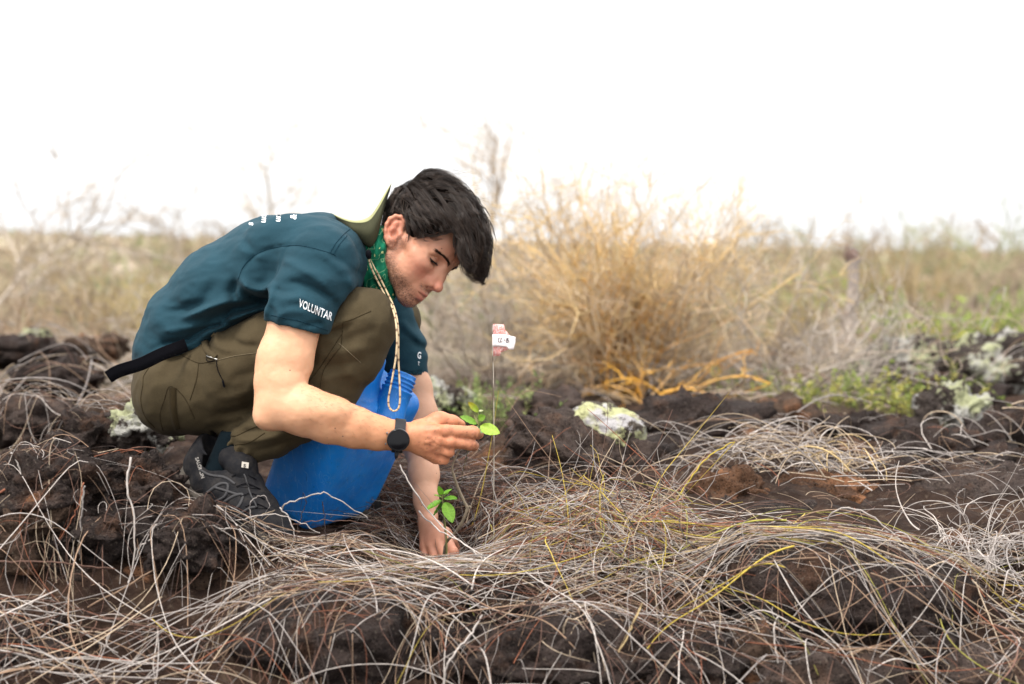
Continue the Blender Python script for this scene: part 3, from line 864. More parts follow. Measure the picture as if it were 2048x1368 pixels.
lone('long white stem sweeping from the planting hand to the right', [(800, 930, .02), (830, 985, -.02), (880, 1050, -.10), (950, 1105, -.20), (985, 1150, -.28)], .0016, 'pale')
lone('long pale stem crossing over the planting hand', [(838, 1022, -.02), (880, 1062, -.10), (940, 1095, -.2), (1030, 1160, -.3)], .0016, 'pale')
lone('upright forked dead twig at the right edge', [(1920, 1060, -.05), (1918, 1020, -.05), (1912, 1000, -.05), (1918, 985, -.05), (1930, 978, -.05)], .0016, 'grey')
lone('tall pale stem bent over the dome rock at the right', [(1650, 1070, -.16), (1660, 1030, -.18), (1700, 1016, -.2), (1760, 1045, -.24), (1830, 1110, -.3), (1900, 1180, -.36)], .0016, 'pale')
lone('thick pale stem rising from the bottom edge at the right', [(1562, 1370, -.84), (1556, 1320, -.84), (1548, 1260, -.82), (1556, 1230, -.80)], .0019, 'pale')
lone('thick pale stem at the bottom edge left of centre', [(885, 1370, -.86), (900, 1320, -.86), (940, 1270, -.8), (965, 1230, -.76)], .0020, 'pale')
lone('pale looping stem at the bottom edge in the centre', [(1090, 1330, -.8), (1130, 1300, -.8), (1128, 1260, -.8), (1135, 1240, -.8), (1160, 1245, -.8), (1180, 1290, -.82), (1200, 1360, -.84)], .0018, 'beige')
lone('straw stem leaning right over the foreground dome', [(1215, 1345, -.82), (1240, 1300, -.8), (1265, 1250, -.78), (1285, 1205, -.76)], .0018, 'straw')
# ================================================================== SHRUBS, TREES, SCRUB
rb = np.random.default_rng(5)
M_wood = vcol_mat('dead_wood', 0.85, 0.2, 0.25, 40.0, bump=.3)
def bough(p, d, L, n, curl=.25, grav=0.0):
    q = [np.array(p, float)]; d = np.array(d, float); d /= np.linalg.norm(d)
    for k in range(n):
        d = d + rb.normal(0, curl / n * 2.0, 3) + np.array((0, 0, grav / n)); d /= np.linalg.norm(d)
        q.append(q[-1] + d * L / n)
    return np.array(q)
def side_dir(t, ang):
    r = rb.normal(0, 1, 3); r -= t * (r @ t); r /= np.linalg.norm(r) + 1e-9
    return t * math.cos(ang) + r * math.sin(ang)
def bush(label, base, n, fan, length, r0, cols, tips, name='dead_bush', cat='bush', twigs=10, depth=.5, lean=0.0, grav=-.35, sub=5, curl=.45, group=None, tw_len=(.25, .6), part='branch', spread=.06):
    """Many-stemmed dead shrub: stems are parts, the fine twigs one mass."""
    b = thing(name, base, label, cat, group)
    T2 = Tubes()
    for i in range(n):
        a = rb.uniform(*fan) + lean
        d = np.array((math.sin(a), rb.normal(0, depth), max(math.cos(a), -.1) + .1))
        L = rb.uniform(*length)
        c = np.array(cols[rb.integers(len(cols))]) * rb.uniform(.75, 1.2); tc = np.array(tips[rb.integers(len(tips))]) * rb.uniform(.8, 1.15)
        q = bough(np.asarray(base) + rb.normal(0, spread, 3) * (1, 1, .25), d, L, 9, curl, grav)
        f = np.linspace(0, 1, 10)[:, None]
        T = Tubes(); T.add(q, r0 * rb.uniform(.6, 1.2) * np.linspace(1, .35, 10), c * (1 - f) + tc * f, sides=5)
        T.build(part, M_wood, b)
        for j in range(twigs):
            k = rb.integers(2, 9); t = q[k] - q[k - 1]; t /= np.linalg.norm(t)
            w = bough(q[k], side_dir(t, rb.uniform(.3, 1.0)), L * rb.uniform(*tw_len), 6, curl * 1.3, grav * .4 + .25)
            cc = c * (1 - k / 9) + tc * (k / 9)
            T2.add(w, r0 * .42 * np.linspace(1, .4, 7), cc * rb.uniform(.8, 1.2), sides=3)
            for _ in range(sub):
                k2 = rb.integers(1, 6); t2 = w[k2] - w[k2 - 1]; t2 /= np.linalg.norm(t2)
                v = bough(w[k2], side_dir(t2, rb.uniform(.3, 1.0)), L * rb.uniform(.08, .24), 3, .6, .3)
                T2.add(v, r0 * .26 * np.linspace(1, .5, 4), tc * rb.uniform(.8, 1.25), sides=3)
    o = T2.build('twigs', M_wood, b); o['kind'] = 'stuff'
    return b
def gbase(px, py, Y, dz=0.0):
    p = P(px, py, Y); p[2] = float(ground_h(np.array([p[0]]), np.array([p[1]]))[0]) + dz; return p
OR = [(0.72, 0.33, 0.040), (0.74, 0.40, 0.07), (0.60, 0.32, 0.07), (0.42, 0.31, 0.19), (0.36, 0.26, 0.18)]
TIP = [(0.58, 0.45, 0.30), (0.50, 0.41, 0.31), (0.62, 0.45, 0.22)]
GR = [(0.33, 0.28, 0.24), (0.26, 0.21, 0.18), (0.40, 0.35, 0.30)]
GT = [(0.40, 0.35, 0.30), (0.36, 0.29, 0.22)]
bush('large orange-brown dead bush of tangled stems right of the flag', gbase(1250, 800, 2.35), 84, (-1.0, .68), (.38, .88), .0046, OR, TIP, twigs=12, depth=.36, lean=.12, sub=4, curl=.75, grav=-.05)
bush('orange stems drooping to the ground at the foot of the big bush', gbase(1300, 800, 2.1), 16, (-1.4, 1.4), (.25, .50), .0060, OR, OR, twigs=3, depth=.5, sub=1, grav=-1.6, curl=.5)
bush('grey leafless bush between the man\'s face and the orange bush', gbase(985, 770, 2.7), 34, (-1.1, 1.1), (.35, .85), .0046, GR, GT, twigs=8, depth=.5, sub=3, curl=.9)
bush('grey brown leafless bush reaching past the left side of the orange bush', gbase(1110, 790, 3.0), 26, (-1.2, 1.0), (.35, .80), .0046, GR, GT, twigs=8, depth=.5, sub=3, curl=.9)
bush('grey sprawling dead shrub low at the right of the orange bush', gbase(1600, 800, 2.2), 34, (-1.45, 1.45), (.25, .62), .0050, GR, GT, twigs=7, depth=.5, sub=3, curl=1.0, grav=-.5)
bush('grey brown twiggy shrub behind the right side of the orange bush', gbase(1480, 770, 3.0), 30, (-1.2, 1.2), (.3, .70), .0046, GR, TIP, twigs=8, depth=.5, sub=3, curl=.9)
bush('low grey tangle of twigs in front of the bare trunk', gbase(1720, 780, 2.6), 26, (-1.4, 1.4), (.2, .45), .0044, GR, GT, twigs=6, depth=.5, sub=2, curl=1.0, grav=-.4)
bush('dark fallen leafless branch right of the orange bush', gbase(1500, 740, 2.9), 8, (-.3, 1.4), (.35, .60), .0065, [(0.22, 0.16, 0.13)], GT, twigs=4, depth=.3, sub=1, curl=.6)
bush('pale bent bare branch in the field at the left', gbase(120, 640, 3.6), 5, (-1.2, .6), (.35, .55), .0070, GR, GT, twigs=3, depth=.3, sub=1, curl=.9, grav=-.9)
bush('brown leafless shrub behind the bare trunk at the right', gbase(1830, 660, 6.2), 30, (-.8, .8), (.40, .68), .0060, [(0.30, 0.21, 0.12), (0.26, 0.20, 0.11)], [(0.36, 0.27, 0.14)], twigs=7, depth=.6, sub=3)
bush('brown shrub at the right of the bare trunk, nearer the outcrops', gbase(1745, 650, 6.6), 18, (-.8, .6), (.3, .50), .0055, [(0.30, 0.22, 0.13)], [(0.34, 0.28, 0.15)], twigs=6, depth=.6, sub=3)
bush('grey leafless shrub directly behind the man\'s back', gbase(255, 690, 3.2), 26, (-1.2, 1.2), (.2, .48), .0044, GR, GT, twigs=7, depth=.5, sub=3, curl=.9)
bush('tan leafless shrub in the field at the far left', gbase(200, 640, 4.8), 24, (-1.0, 1.0), (.3, .55), .0050, [(0.34, 0.25, 0.15)], [(0.40, 0.31, 0.17)], twigs=7, depth=.6, sub=3)
bush('yellowish leafless shrub behind the man\'s lower back', gbase(330, 650, 4.5), 22, (-1.0, 1.0), (.25, .50), .0050, [(0.36, 0.27, 0.10)], [(0.40, 0.32, 0.14)], twigs=7, depth=.6, sub=3)
bush('reddish brown dead shrub low at the left edge', gbase(60, 690, 3.4), 20, (-1.2, 1.2), (.2, .40), .0042, [(0.26, 0.15, 0.09)], [(0.34, 0.24, 0.15)], twigs=6, depth=.6, sub=3)
bush('tan dead shrub right of the grey fallen branches', gbase(1640, 700, 4.6), 22, (-1.1, 1.1), (.25, .45), .0050, [(0.36, 0.26, 0.13)], [(0.40, 0.32, 0.17)], twigs=6, depth=.6, sub=3)
def bare_tree(label, base, H, lean, seedn=14, r0=.012, spread=(.4, 1.1), col=(0.34, 0.29, 0.24)):
    """Thin leafless tree: trunk, limbs as parts, twigs one mass."""
    b = thing('bare_tree', base, label, 'tree', 'leafless trees against the sky')
    q = bough(base, (math.sin(lean), .05, math.cos(lean)), H, 12, .35)
    T = Tubes(); T.add(q, r0 * np.linspace(1, .3, 13), col, sides=6); T.build('trunk', M_wood, b)
    T2 = Tubes()
    for i in range(seedn):
        k = rb.integers(4, 13) if i else 12; t = q[min(k, 12)] - q[min(k, 12) - 1]; t /= np.linalg.norm(t)
        w = bough(q[min(k, 12)], side_dir(t, rb.uniform(*spread)), H * rb.uniform(.35, .75), 8, .9, .15)
        T = Tubes(); T.add(w, r0 * .36 * np.linspace(1, .35, 9), np.array(col) * rb.uniform(.85, 1.2), sides=5); T.build('limb', M_wood, b)
        for j in range(10):
            k2 = rb.integers(1, 8); t2 = w[k2] - w[k2 - 1]; t2 /= np.linalg.norm(t2)
            v = bough(w[k2], side_dir(t2, rb.uniform(.4, 1.1)), H * rb.uniform(.08, .26), 4, .7, .1)
            T2.add(v, r0 * .26 * np.linspace(1, .5, 5), np.array(col) * rb.uniform(.9, 1.3), sides=3)
    o = T2.build('twigs', M_wood, b); o['kind'] = 'stuff'
bare_tree('thin leafless tree rising behind the man\'s forehead', gbase(965, 560, 6.5), 1.2, .16, 14, .016, col=(0.46, 0.38, 0.30))
bare_tree('leafless sapling showing above the man\'s back', gbase(545, 540, 7.0), 1.05, .05, 12, .016, col=(0.44, 0.38, 0.31))
bare_tree('leafless branching tree at the left edge', gbase(-70, 600, 5.0), .98, .50, 20, .014, (.5, 1.2), col=(0.42, 0.36, 0.30))
bare_tree('low leafless tree between the left edge and the man', gbase(410, 560, 9.0), .75, -.35, 10, .015)
# broken bare trunk
b = thing('dead_tree', gbase(1702, 720, 3.7), 'pale broken bare trunk standing in the field at the right', 'tree')
bb = np.array(b.location)
q = smooth_path([bb + (0, 0, -.02), P(1694, 690, 3.7), P(1700, 640, 3.7), P(1706, 580, 3.7), P(1706, 530, 3.7), P(1702, 496, 3.7)], 26)
q += rb.normal(0, .0015, q.shape)
rr = np.interp(np.linspace(0, 1, 26), [0, .12, .22, .3, .5, .8, .88, .95, 1], [.085, .066, .052, .034, .026, .025, .036, .032, .014])
f = np.linspace(0, 1, 26)[:, None]
cc = np.where((f > .05) & (f < .24), np.array((0.50, 0.42, 0.32)), np.where(f < .3, np.array((0.13, 0.085, 0.065)), np.where(f > .84, np.array((0.15, 0.10, 0.085)), np.array((0.29, 0.245, 0.22)))))
T = Tubes(); T.add(q, rr * rb.uniform(.95, 1.1, 26), cc, sides=10); T.build('trunk', M_wood, b)
for pts_ in ([(1690, 660, 3.7), (1684, 640, 3.68), (1682, 628, 3.66)], [(1704, 512, 3.7), (1694, 500, 3.68), (1696, 488, 3.67)], [(1698, 640, 3.7), (1675, 620, 3.68), (1668, 598, 3.68)]):
    T = Tubes(); T.add(smooth_path([P(*a) for a in pts_], 8), np.linspace(.014, .006, 8), (0.30, 0.22, 0.18), sides=6); T.build('stub', M_wood, b)
# green herbs: stems with many small leaves
M_herb = vcol_mat('herb', 0.7, 0.25, 0.2, 30.0, transl=.35)
def herb(label, base, n, H, W, cols, leaf=.012, group='green herbs among the rocks'):
    b = thing('herb', base, label, 'plant', group)
    T = Tubes(); L = Tubes()
    for i in range(n):
        p0 = np.asarray(base) + np.array((rb.normal(0, W * .45), rb.normal(0, W * .3), 0))
        p0[2] = float(ground_h(p0[:1], p0[1:2])[0]); p0[2] = max(p0[2], base[2] - .1)
        q = bough(p0, (rb.normal(0, .5), rb.normal(0, .4), 1), H * rb.uniform(.5, 1.1), 6, .4)
        c = np.array(cols[rb.integers(len(cols))]) * rb.uniform(.8, 1.2)
        T.add(q, .0012 * np.linspace(1, .5, 7), c * .8, sides=3)
        for j in range(16):
            k = rb.uniform(1, 6); a = q[int(k)] * (1 - k % 1) + q[min(int(k) + 1, 6)] * (k % 1)
            d = rb.normal(0, 1, 3); d[2] = abs(d[2]) * .6; d /= np.linalg.norm(d); s = np.cross(d, rb.normal(0, 1, 3)); s /= np.linalg.norm(s)
            l = leaf * rb.uniform(.6, 1.5)
            L.quad([a, a + d * l * .5 + s * l * .28, a + d * l, a + d * l * .5 - s * l * .28], c * rb.uniform(.8, 1.25))
    T.build('stems', M_herb, b)['kind'] = 'stuff'; L.build('leaves', M_herb, b, smooth=False)['kind'] = 'stuff'
LG = [(0.23, 0.28, 0.10), (0.28, 0.30, 0.12), (0.18, 0.24, 0.08)]
YG = [(0.36, 0.34, 0.09), (0.31, 0.32, 0.09), (0.22, 0.27, 0.07)]
herb('pale green feathery herb behind the flag wire', gbase(1020, 850, 1.35), 40, .16, .14, LG, .012)
herb('pale green herb behind the held seedling', gbase(935, 820, 1.7), 46, .15, .20, LG, .012)
herb('yellow-green herb spilling round the lichen rock at the right', gbase(1830, 845, 1.7), 60, .17, .28, YG, .014)
herb('yellow-green herb below the grey dead shrub at the right', gbase(1650, 830, 1.9), 44, .15, .22, YG, .013)
herb('green herb patch in the field at the right edge', gbase(1950, 690, 4.2), 90, .34, .62, [(0.20, 0.27, 0.05), (0.25, 0.30, 0.08)], .026)
herb('light green bush in the field left of the bare trunk', gbase(1590, 660, 5.6), 80, .42, .60, [(0.26, 0.30, 0.09), (0.32, 0.32, 0.12)], .028)
herb('yellow-flowered herb in front of the green patch', gbase(1880, 690, 3.9), 30, .22, .25, [(0.40, 0.36, 0.05), (0.28, 0.32, 0.06)], .018)
herb('small green herb under the right side of the orange bush', gbase(1480, 800, 2.2), 30, .14, .20, LG, .012)
for i in range(16):
    x_ = (30, 120, 230, 340, 400, 470, 1500, 1560, 1640, 1720, 1790, 1850, 1900, 1950, 2000, 2040)[i]; D_ = (9, 14, 11, 16, 22, 13, 12, 20, 15, 24, 13, 18, 26, 12, 17, 21)[i]; green_ = i % 3 == 2
    xx_ = (x_ - 1024) / FPX * D_; b_ = np.array((xx_, D_ - CAM_D, float(ground_h(np.array([xx_]), np.array([D_ - CAM_D]))[0])))
    cl_ = [(0.24, 0.25, 0.13), (0.29, 0.30, 0.16)] if green_ else [(0.30, 0.235, 0.165), (0.36, 0.29, 0.20)]
    sd_ = 'left of the man' if x_ < 600 else 'right of the orange bush'
    nth_ = ('first', 'second', 'third', 'fourth', 'fifth', 'sixth', 'seventh', 'eighth', 'ninth', 'tenth')[i if x_ < 600 else i - 6]
    bush(f'{"greenish" if green_ else "brown"} far shrub, {nth_} from the left among those {sd_}', b_, 12, (-1.1, 1.1), (.035 * D_, .055 * D_), .0011 * D_, cl_, cl_, twigs=7, depth=.6, sub=2, curl=.9, group=f'far shrubs in the field {sd_}', spread=.012 * D_)
# field scrub to the ridge: nobody could count it
def scrub(name, n, d0, d1, cols, hh, label, green=0.0, seed=0, blades=11):
    D = np.exp(rb.uniform(math.log(d0), math.log(d1), n)); x = rb.uniform(-1, 1, n) * (0.47 * D + 1.2); y = D - CAM_D
    dens = noise(np.stack([x * .35, y * .35, np.full(n, seed + 3.3)], 1)) + .35 * noise(np.stack([x * 1.2, y * 1.2, np.full(n, seed)], 1))
    k = dens > green; x, y, D = x[k], y[k], D[k]; z = ground_h(x, y); n = len(x)
    h = hh * rb.uniform(.5, 1.3, n) * (1 + .010 * D)
    V = []; C = []
    for b_ in range(blades):
        a = rb.uniform(0, 2 * math.pi, n); t = np.abs(rb.normal(0, .55, n)); w = .018 * h / hh * (.6 + .022 * D) * rb.uniform(.5, 1.3, n)
        tip = np.stack([x + np.cos(a) * t * h, y + np.sin(a) * t * h, z + h * rb.uniform(.5, 1.1, n)], 1)
        o = rb.normal(0, .25, (n, 2)) * h[:, None]
        bs = np.stack([x + o[:, 0], y + o[:, 1], z - .02], 1); s = np.stack([-np.sin(a) * w, np.cos(a) * w * .4, np.zeros(n)], 1)
        s[:, 0] += w * .7
        mid = (bs + tip) / 2 + np.stack([np.zeros(n), np.zeros(n), h * .12], 1)
        V.append(np.stack([bs - s * .6, mid - s, tip, mid + s], 1))
        C.append(np.repeat((np.array(cols)[rb.integers(len(cols), size=n)] * rb.uniform(.7, 1.25, (n, 1)))[:, None], 4, 1))
    v = np.concatenate(V).reshape(-1, 3); c = np.concatenate(C).reshape(-1, 3)
    o = mesh_obj(name, v, np.arange(len(v)).reshape(-1, 4), M_herb, None, False, c); o['kind'] = 'stuff'; o['label'] = label; return o
DRY = [(0.40, 0.325, 0.25), (0.46, 0.38, 0.28), (0.31, 0.24, 0.185), (0.45, 0.38, 0.26), (0.35, 0.32, 0.20), (0.26, 0.20, 0.15)]
scrub('dry_scrub', 5200, 7.2, 110, DRY, .20, 'blurred dry scrub covering the field up to the ridge', -.35)
scrub('green_scrub', 2600, 7.5, 110, [(0.30, 0.31, 0.17), (0.35, 0.35, 0.20), (0.26, 0.28, 0.14)], .20, 'patches of greenish scrub across the field', .18, 20)
# ================================================================== PERSON
def R_(p, px):                       # photo-pixel radius at a point's depth
    return px * S(p[1])
def pts(*a):                         # (px, py, Y, r) rows -> points, radii
    q = [P(x, y, Y) for x, y, Y, r in a]
    return q, [r * S(Y) for x, y, Y, r in a]

# ---------------------------------------------------------------- head frame
HP, HY = math.radians(45.0), math.radians(29.0)
f0 = np.array((math.cos(HP), 0, -math.sin(HP))); u0 = np.array((math.sin(HP), 0, math.cos(HP))); l0 = np.array((0, 1.0, 0))
hf = f0 * math.cos(HY) - l0 * math.sin(HY); hl = l0 * math.cos(HY) + f0 * math.sin(HY); hu = u0
HS = 0.905                                                      # his head against the canonical one
HEAD_O = P(799, 467, 0.06) + 0.077 * HS * hl
HM = np.stack([hf, hl, hu], 1)                                  # canonical -> world
def h2w(q): return (np.asarray(q) * HS) @ HM.T + HEAD_O
def w2h(p): return (np.asarray(p) - HEAD_O) @ HM / HS

def build_head():
    F = Field((-0.16, -0.11, -0.20), (0.145, 0.11, 0.15), 0.0017)
    e = F.ell
    e((-0.001, 0, 0.050), (0.092, 0.074, 0.074))
    e((0.045, 0, 0.040), (0.056, 0.064, 0.060), 0.02)
    e((0.046, 0, -0.022), (0.050, 0.056, 0.066), 0.025)         # mid face
    for s in (-1, 1):
        F.cone((0.012, s * 0.053, -0.052), (0.072, s * 0.016, -0.083), 0.019, 0.017, 0.022)     # jaw
        F.cone((0.004, s * 0.060, -0.010), (0.012, s * 0.054, -0.052), 0.018, 0.018, 0.02)
        e((0.060, s * 0.046, -0.012), (0.024, 0.023, 0.021), 0.022)                             # cheekbone
        e((0.056, s * 0.042, -0.045), (0.026, 0.020, 0.026), 0.022)                             # cheek
        F.cone((0.020, s * 0.066, 0.004), (0.050, s * 0.058, -0.004), 0.011, 0.012, 0.012)      # zygomatic arch
    e((0.083, 0, -0.088), (0.019, 0.023, 0.018), 0.016)         # chin
    e((0.076, 0, -0.058), (0.029, 0.034, 0.030), 0.02)          # muzzle
    for s in (-1, 1):
        F.cone((0.0905, s * 0.010, 0.0275), (0.075, s * 0.047, 0.0285), 0.0108, 0.0098, 0.012)     # brow ridge
    for s in (-1, 1):
        e((0.093, s * 0.031, 0.012), (0.016, 0.019, 0.0135), 0.014, op='sub')                   # eye socket
        e((0.078, s * 0.032, -0.006), (0.012, 0.018, 0.009), 0.012)                             # under eye
        e((0.0715, s * 0.032, 0.013), (0.0142, 0.0150, 0.0135), 0.005)                          # closed-down lid over the ball
        a = [(0.0865 - 0.010 * abs(t) ** 2, s * (0.032 + 0.0145 * t), 0.0065 + 0.003 * abs(t) ** 2) for t in np.linspace(-1, 1, 9)]
        F.crease(a, 0.0018, -0.0012)                                                            # lash line
        a = [(0.0835 - 0.009 * abs(t) ** 2, s * (0.032 + 0.0150 * t), 0.0195 - 0.003 * abs(t) ** 2) for t in np.linspace(-1, 1, 9)]
        F.crease(a, 0.0022, -0.0022)                                                            # lid fold
        e((0.0862, s * 0.0325, 0.0062), (0.0080, 0.0125, 0.0030), 0.002, op='sub')              # open slit
    # nose
    F.cone((0.089, 0, 0.026), (0.104, 0, -0.004), 0.0085, 0.0088, 0.012)
    F.cone((0.104, 0, -0.004), (0.1160, 0, -0.0240), 0.0084, 0.0092, 0.008)
    e((0.1150, 0, -0.0245), (0.0112, 0.0110, 0.0092), 0.008)
    for s in (-1, 1):
        F.cone((0.092, s * 0.006, 0.010), (0.098, s * 0.013, -0.024), 0.008, 0.010, 0.012)
        e((0.1015, s * 0.0145, -0.0290), (0.0115, 0.0068, 0.0085), 0.005)                       # nostril wing
        e((0.1045, s * 0.0080, -0.0375), (0.0065, 0.0034, 0.0040), 0.003, op='sub')             # nostril
        F.crease([(0.088, s * 0.020, -0.022), (0.0915, s * 0.0205, -0.029), (0.094, s * 0.018, -0.035)], 0.003, -0.0022)
        F.crease([(0.090, s * 0.023, -0.034), (0.083, s * 0.031, -0.050), (0.080, s * 0.032, -0.058)], 0.005, -0.0015)   # smile fold
        F.crease([(0.100, s * 0.005, 0.044), (0.1005, s * 0.0060, 0.032), (0.095, s * 0.0065, 0.022)], 0.003, -0.0030)
        F.crease([(0.088, s * 0.020, -0.002), (0.0835, s * 0.034, -0.0065), (0.078, s * 0.046, -0.002)], 0.004, -0.0022)   # frown
    F.cone((0.112, 0, -0.0335), (0.101, 0, -0.0385), 0.0040, 0.0045, 0.004)                     # columella
    # lips
    for s in (-1, 1):
        F.cone((0.1050, s * 0.005, -0.0560), (0.0915, s * 0.024, -0.0598), 0.0050, 0.0028, 0.006)
        F.cone((0.1025, s * 0.004, -0.0680), (0.0915, s * 0.022, -0.0622), 0.0060, 0.0030, 0.006)
    a = [(0.1090 - 0.0180 * abs(t) ** 1.7, 0.0265 * t, -0.0618 + 0.0022 * abs(t) ** 1.5) for t in np.linspace(-1, 1, 13)]
    F.crease(a, 0.0022, -0.0045)
    F.crease([(0.104, -0.014, -0.0775), (0.1005, 0, -0.0785), (0.104, 0.014, -0.0775)], 0.006, -0.0030)
    F.crease([(0.112, 0, -0.042), (0.111, 0, -0.051)], 0.0035, -0.0012)
    # ears: modelled on the near ear's outline, mirrored for the far one
    def ear(px, py, out):
        dx, dy = (px - 799) * 0.00106, (py - 467) * 0.00106
        return (dx * math.cos(HP) + dy * math.sin(HP), out, dx * math.sin(HP) - dy * math.cos(HP))
    helix = [(806, 452, .074), (809, 442, .079), (803, 434.5, .085), (793, 434, .090), (783, 440, .093), (776.5, 451, .094), (774, 465, .092), (775, 479, .089), (779, 490, .085)]
    anti = [(796, 447, .080), (790, 455, .083), (786, 468, .085), (787, 480, .084), (793, 485, .081)]
    for s in (-1, 1):
        f = lambda a: [(q[0], s * q[1], q[2]) for q in (ear(*b) for b in a)]
        hp, ap = f(helix), f(anti)
        plate = f([(803, 445, .075), (790, 446, .083), (783, 462, .085), (785, 482, .082), (797, 470, .076)])
        for i in range(4):
            F.cone(plate[i], plate[i + 1], 0.0065, 0.0065, 0.006)
        F.cone(plate[0], plate[4], 0.006, 0.006, 0.006); F.cone(plate[1], plate[3], 0.007, 0.007, 0.006); F.cone(plate[4], plate[2], 0.0062, 0.0062, 0.006)
        F.chain(hp, [.0034, .0038, .0042, .0044, .0044, .0043, .0040, .0038, .0040], 0.004)
        F.chain(ap, [.0030, .0036, .0040, .0038, .0032], 0.004)
        lb = f([(784, 491, .079)])[0]; e(lb, (0.0075, 0.0052, 0.0085), 0.006)
        tr = f([(801, 470, .077)])[0]; e(tr, (0.0045, 0.0035, 0.0060), 0.004)
        cc = f([(793.5, 470, .088)])[0]; e(cc, (0.0070, 0.0075, 0.0105), 0.004, op='sub')
        F.crease(f([(800, 443, .088), (788, 446, .091), (781, 457, .0925), (780, 472, .0905)]), 0.0028, -0.0030)
    # neck, towards the collar
    n0 = w2h(P(704, 520, 0.17)); n1 = w2h(P(745, 512, 0.15))
    F.cone((-0.020, 0, -0.030), tuple(n1), 0.056, 0.056, 0.03)
    F.cone(tuple(n1), tuple(n0), 0.056, 0.064, 0.02)
    F.ripple(0.0005, 0.012)
    v, f = F.mesh()
    return v, f, F

def skin_colour(n, base=(0.52, 0.285, 0.175)):
    return np.tile(np.array(base), (n, 1))
def blend(c, m, to):
    m = np.clip(m, 0, 1)[:, None]
    return c * (1 - m) + np.asarray(to)[None] * m
def blob(q, c, r):
    return np.exp(-(((q - np.asarray(c)) / np.asarray(r)) ** 2).sum(1))

hv, hfc, HF = build_head()
hv = relax(hv, hfc, 1, 0.35)
hc = skin_colour(len(hv), (0.53, 0.268, 0.172))
qs = hv * np.array((1, 1, 1)); qa = np.stack([hv[:, 0], np.abs(hv[:, 1]), hv[:, 2]], 1)
RED = (0.46, 0.155, 0.105)
hc = blend(hc, 0.70 * blob(qa, (0.085, 0.045, -0.022), (0.03, 0.03, 0.02)), RED)         # cheek
hc = blend(hc, 0.75 * blob(qa, (0.117, 0.0, -0.024), (0.016, 0.022, 0.018)), RED)         # nose
hc = blend(hc, 0.80 * blob(qa, (-0.01, 0.090, 0.0), (0.035, 0.014, 0.04)), (0.50, 0.165, 0.105))   # ear
hc = blend(hc, 0.30 * blob(qa, (0.095, 0.02, 0.05), (0.03, 0.04, 0.02)), RED)
lip = np.maximum(blob(qa, (0.108, 0.0, -0.0565), (0.02, 0.019, 0.0042)), blob(qa, (0.107, 0.0, -0.0680), (0.02, 0.018, 0.0058)))
hc = blend(hc, 0.95 * lip * (qa[:, 0] > 0.088), (0.36, 0.115, 0.090))
# stubble: jaw, chin, upper lip
t = np.clip((-0.034 - qa[:, 2] - 0.30 * (qa[:, 0] - 0.02)) / 0.018, 0, 1)
jawm = np.clip(t, 0, 1) * np.clip((qa[:, 0] + 0.012) / 0.02, 0, 1)
side = np.clip(1 - np.abs(qa[:, 0] - 0.012) / 0.020, 0, 1) * np.clip((0.012 - qa[:, 2]) / 0.02, 0, 1) * (qa[:, 1] > 0.045)
must = np.clip(1 - np.abs(qa[:, 2] + 0.0465) / 0.0085, 0, 1) * (qa[:, 0] > 0.085) * np.clip((0.031 - qa[:, 1]) / 0.008, 0, 1)
chin = np.clip((-0.075 - qa[:, 2]) / 0.008, 0, 1) * (qa[:, 0] > 0.05)
beard = np.clip(np.maximum.reduce([jawm, side * 0.9, must, chin]), 0, 1) * (1 - np.clip(lip * 1.6, 0, 1))
grain = np.clip(0.55 + 0.9 * noise(hv * 420.0), 0.1, 1.25)
hc = blend(hc, 0.78 * beard * grain, (0.105, 0.060, 0.045))
HEAD_BEARD = beard
hw = h2w(hv)

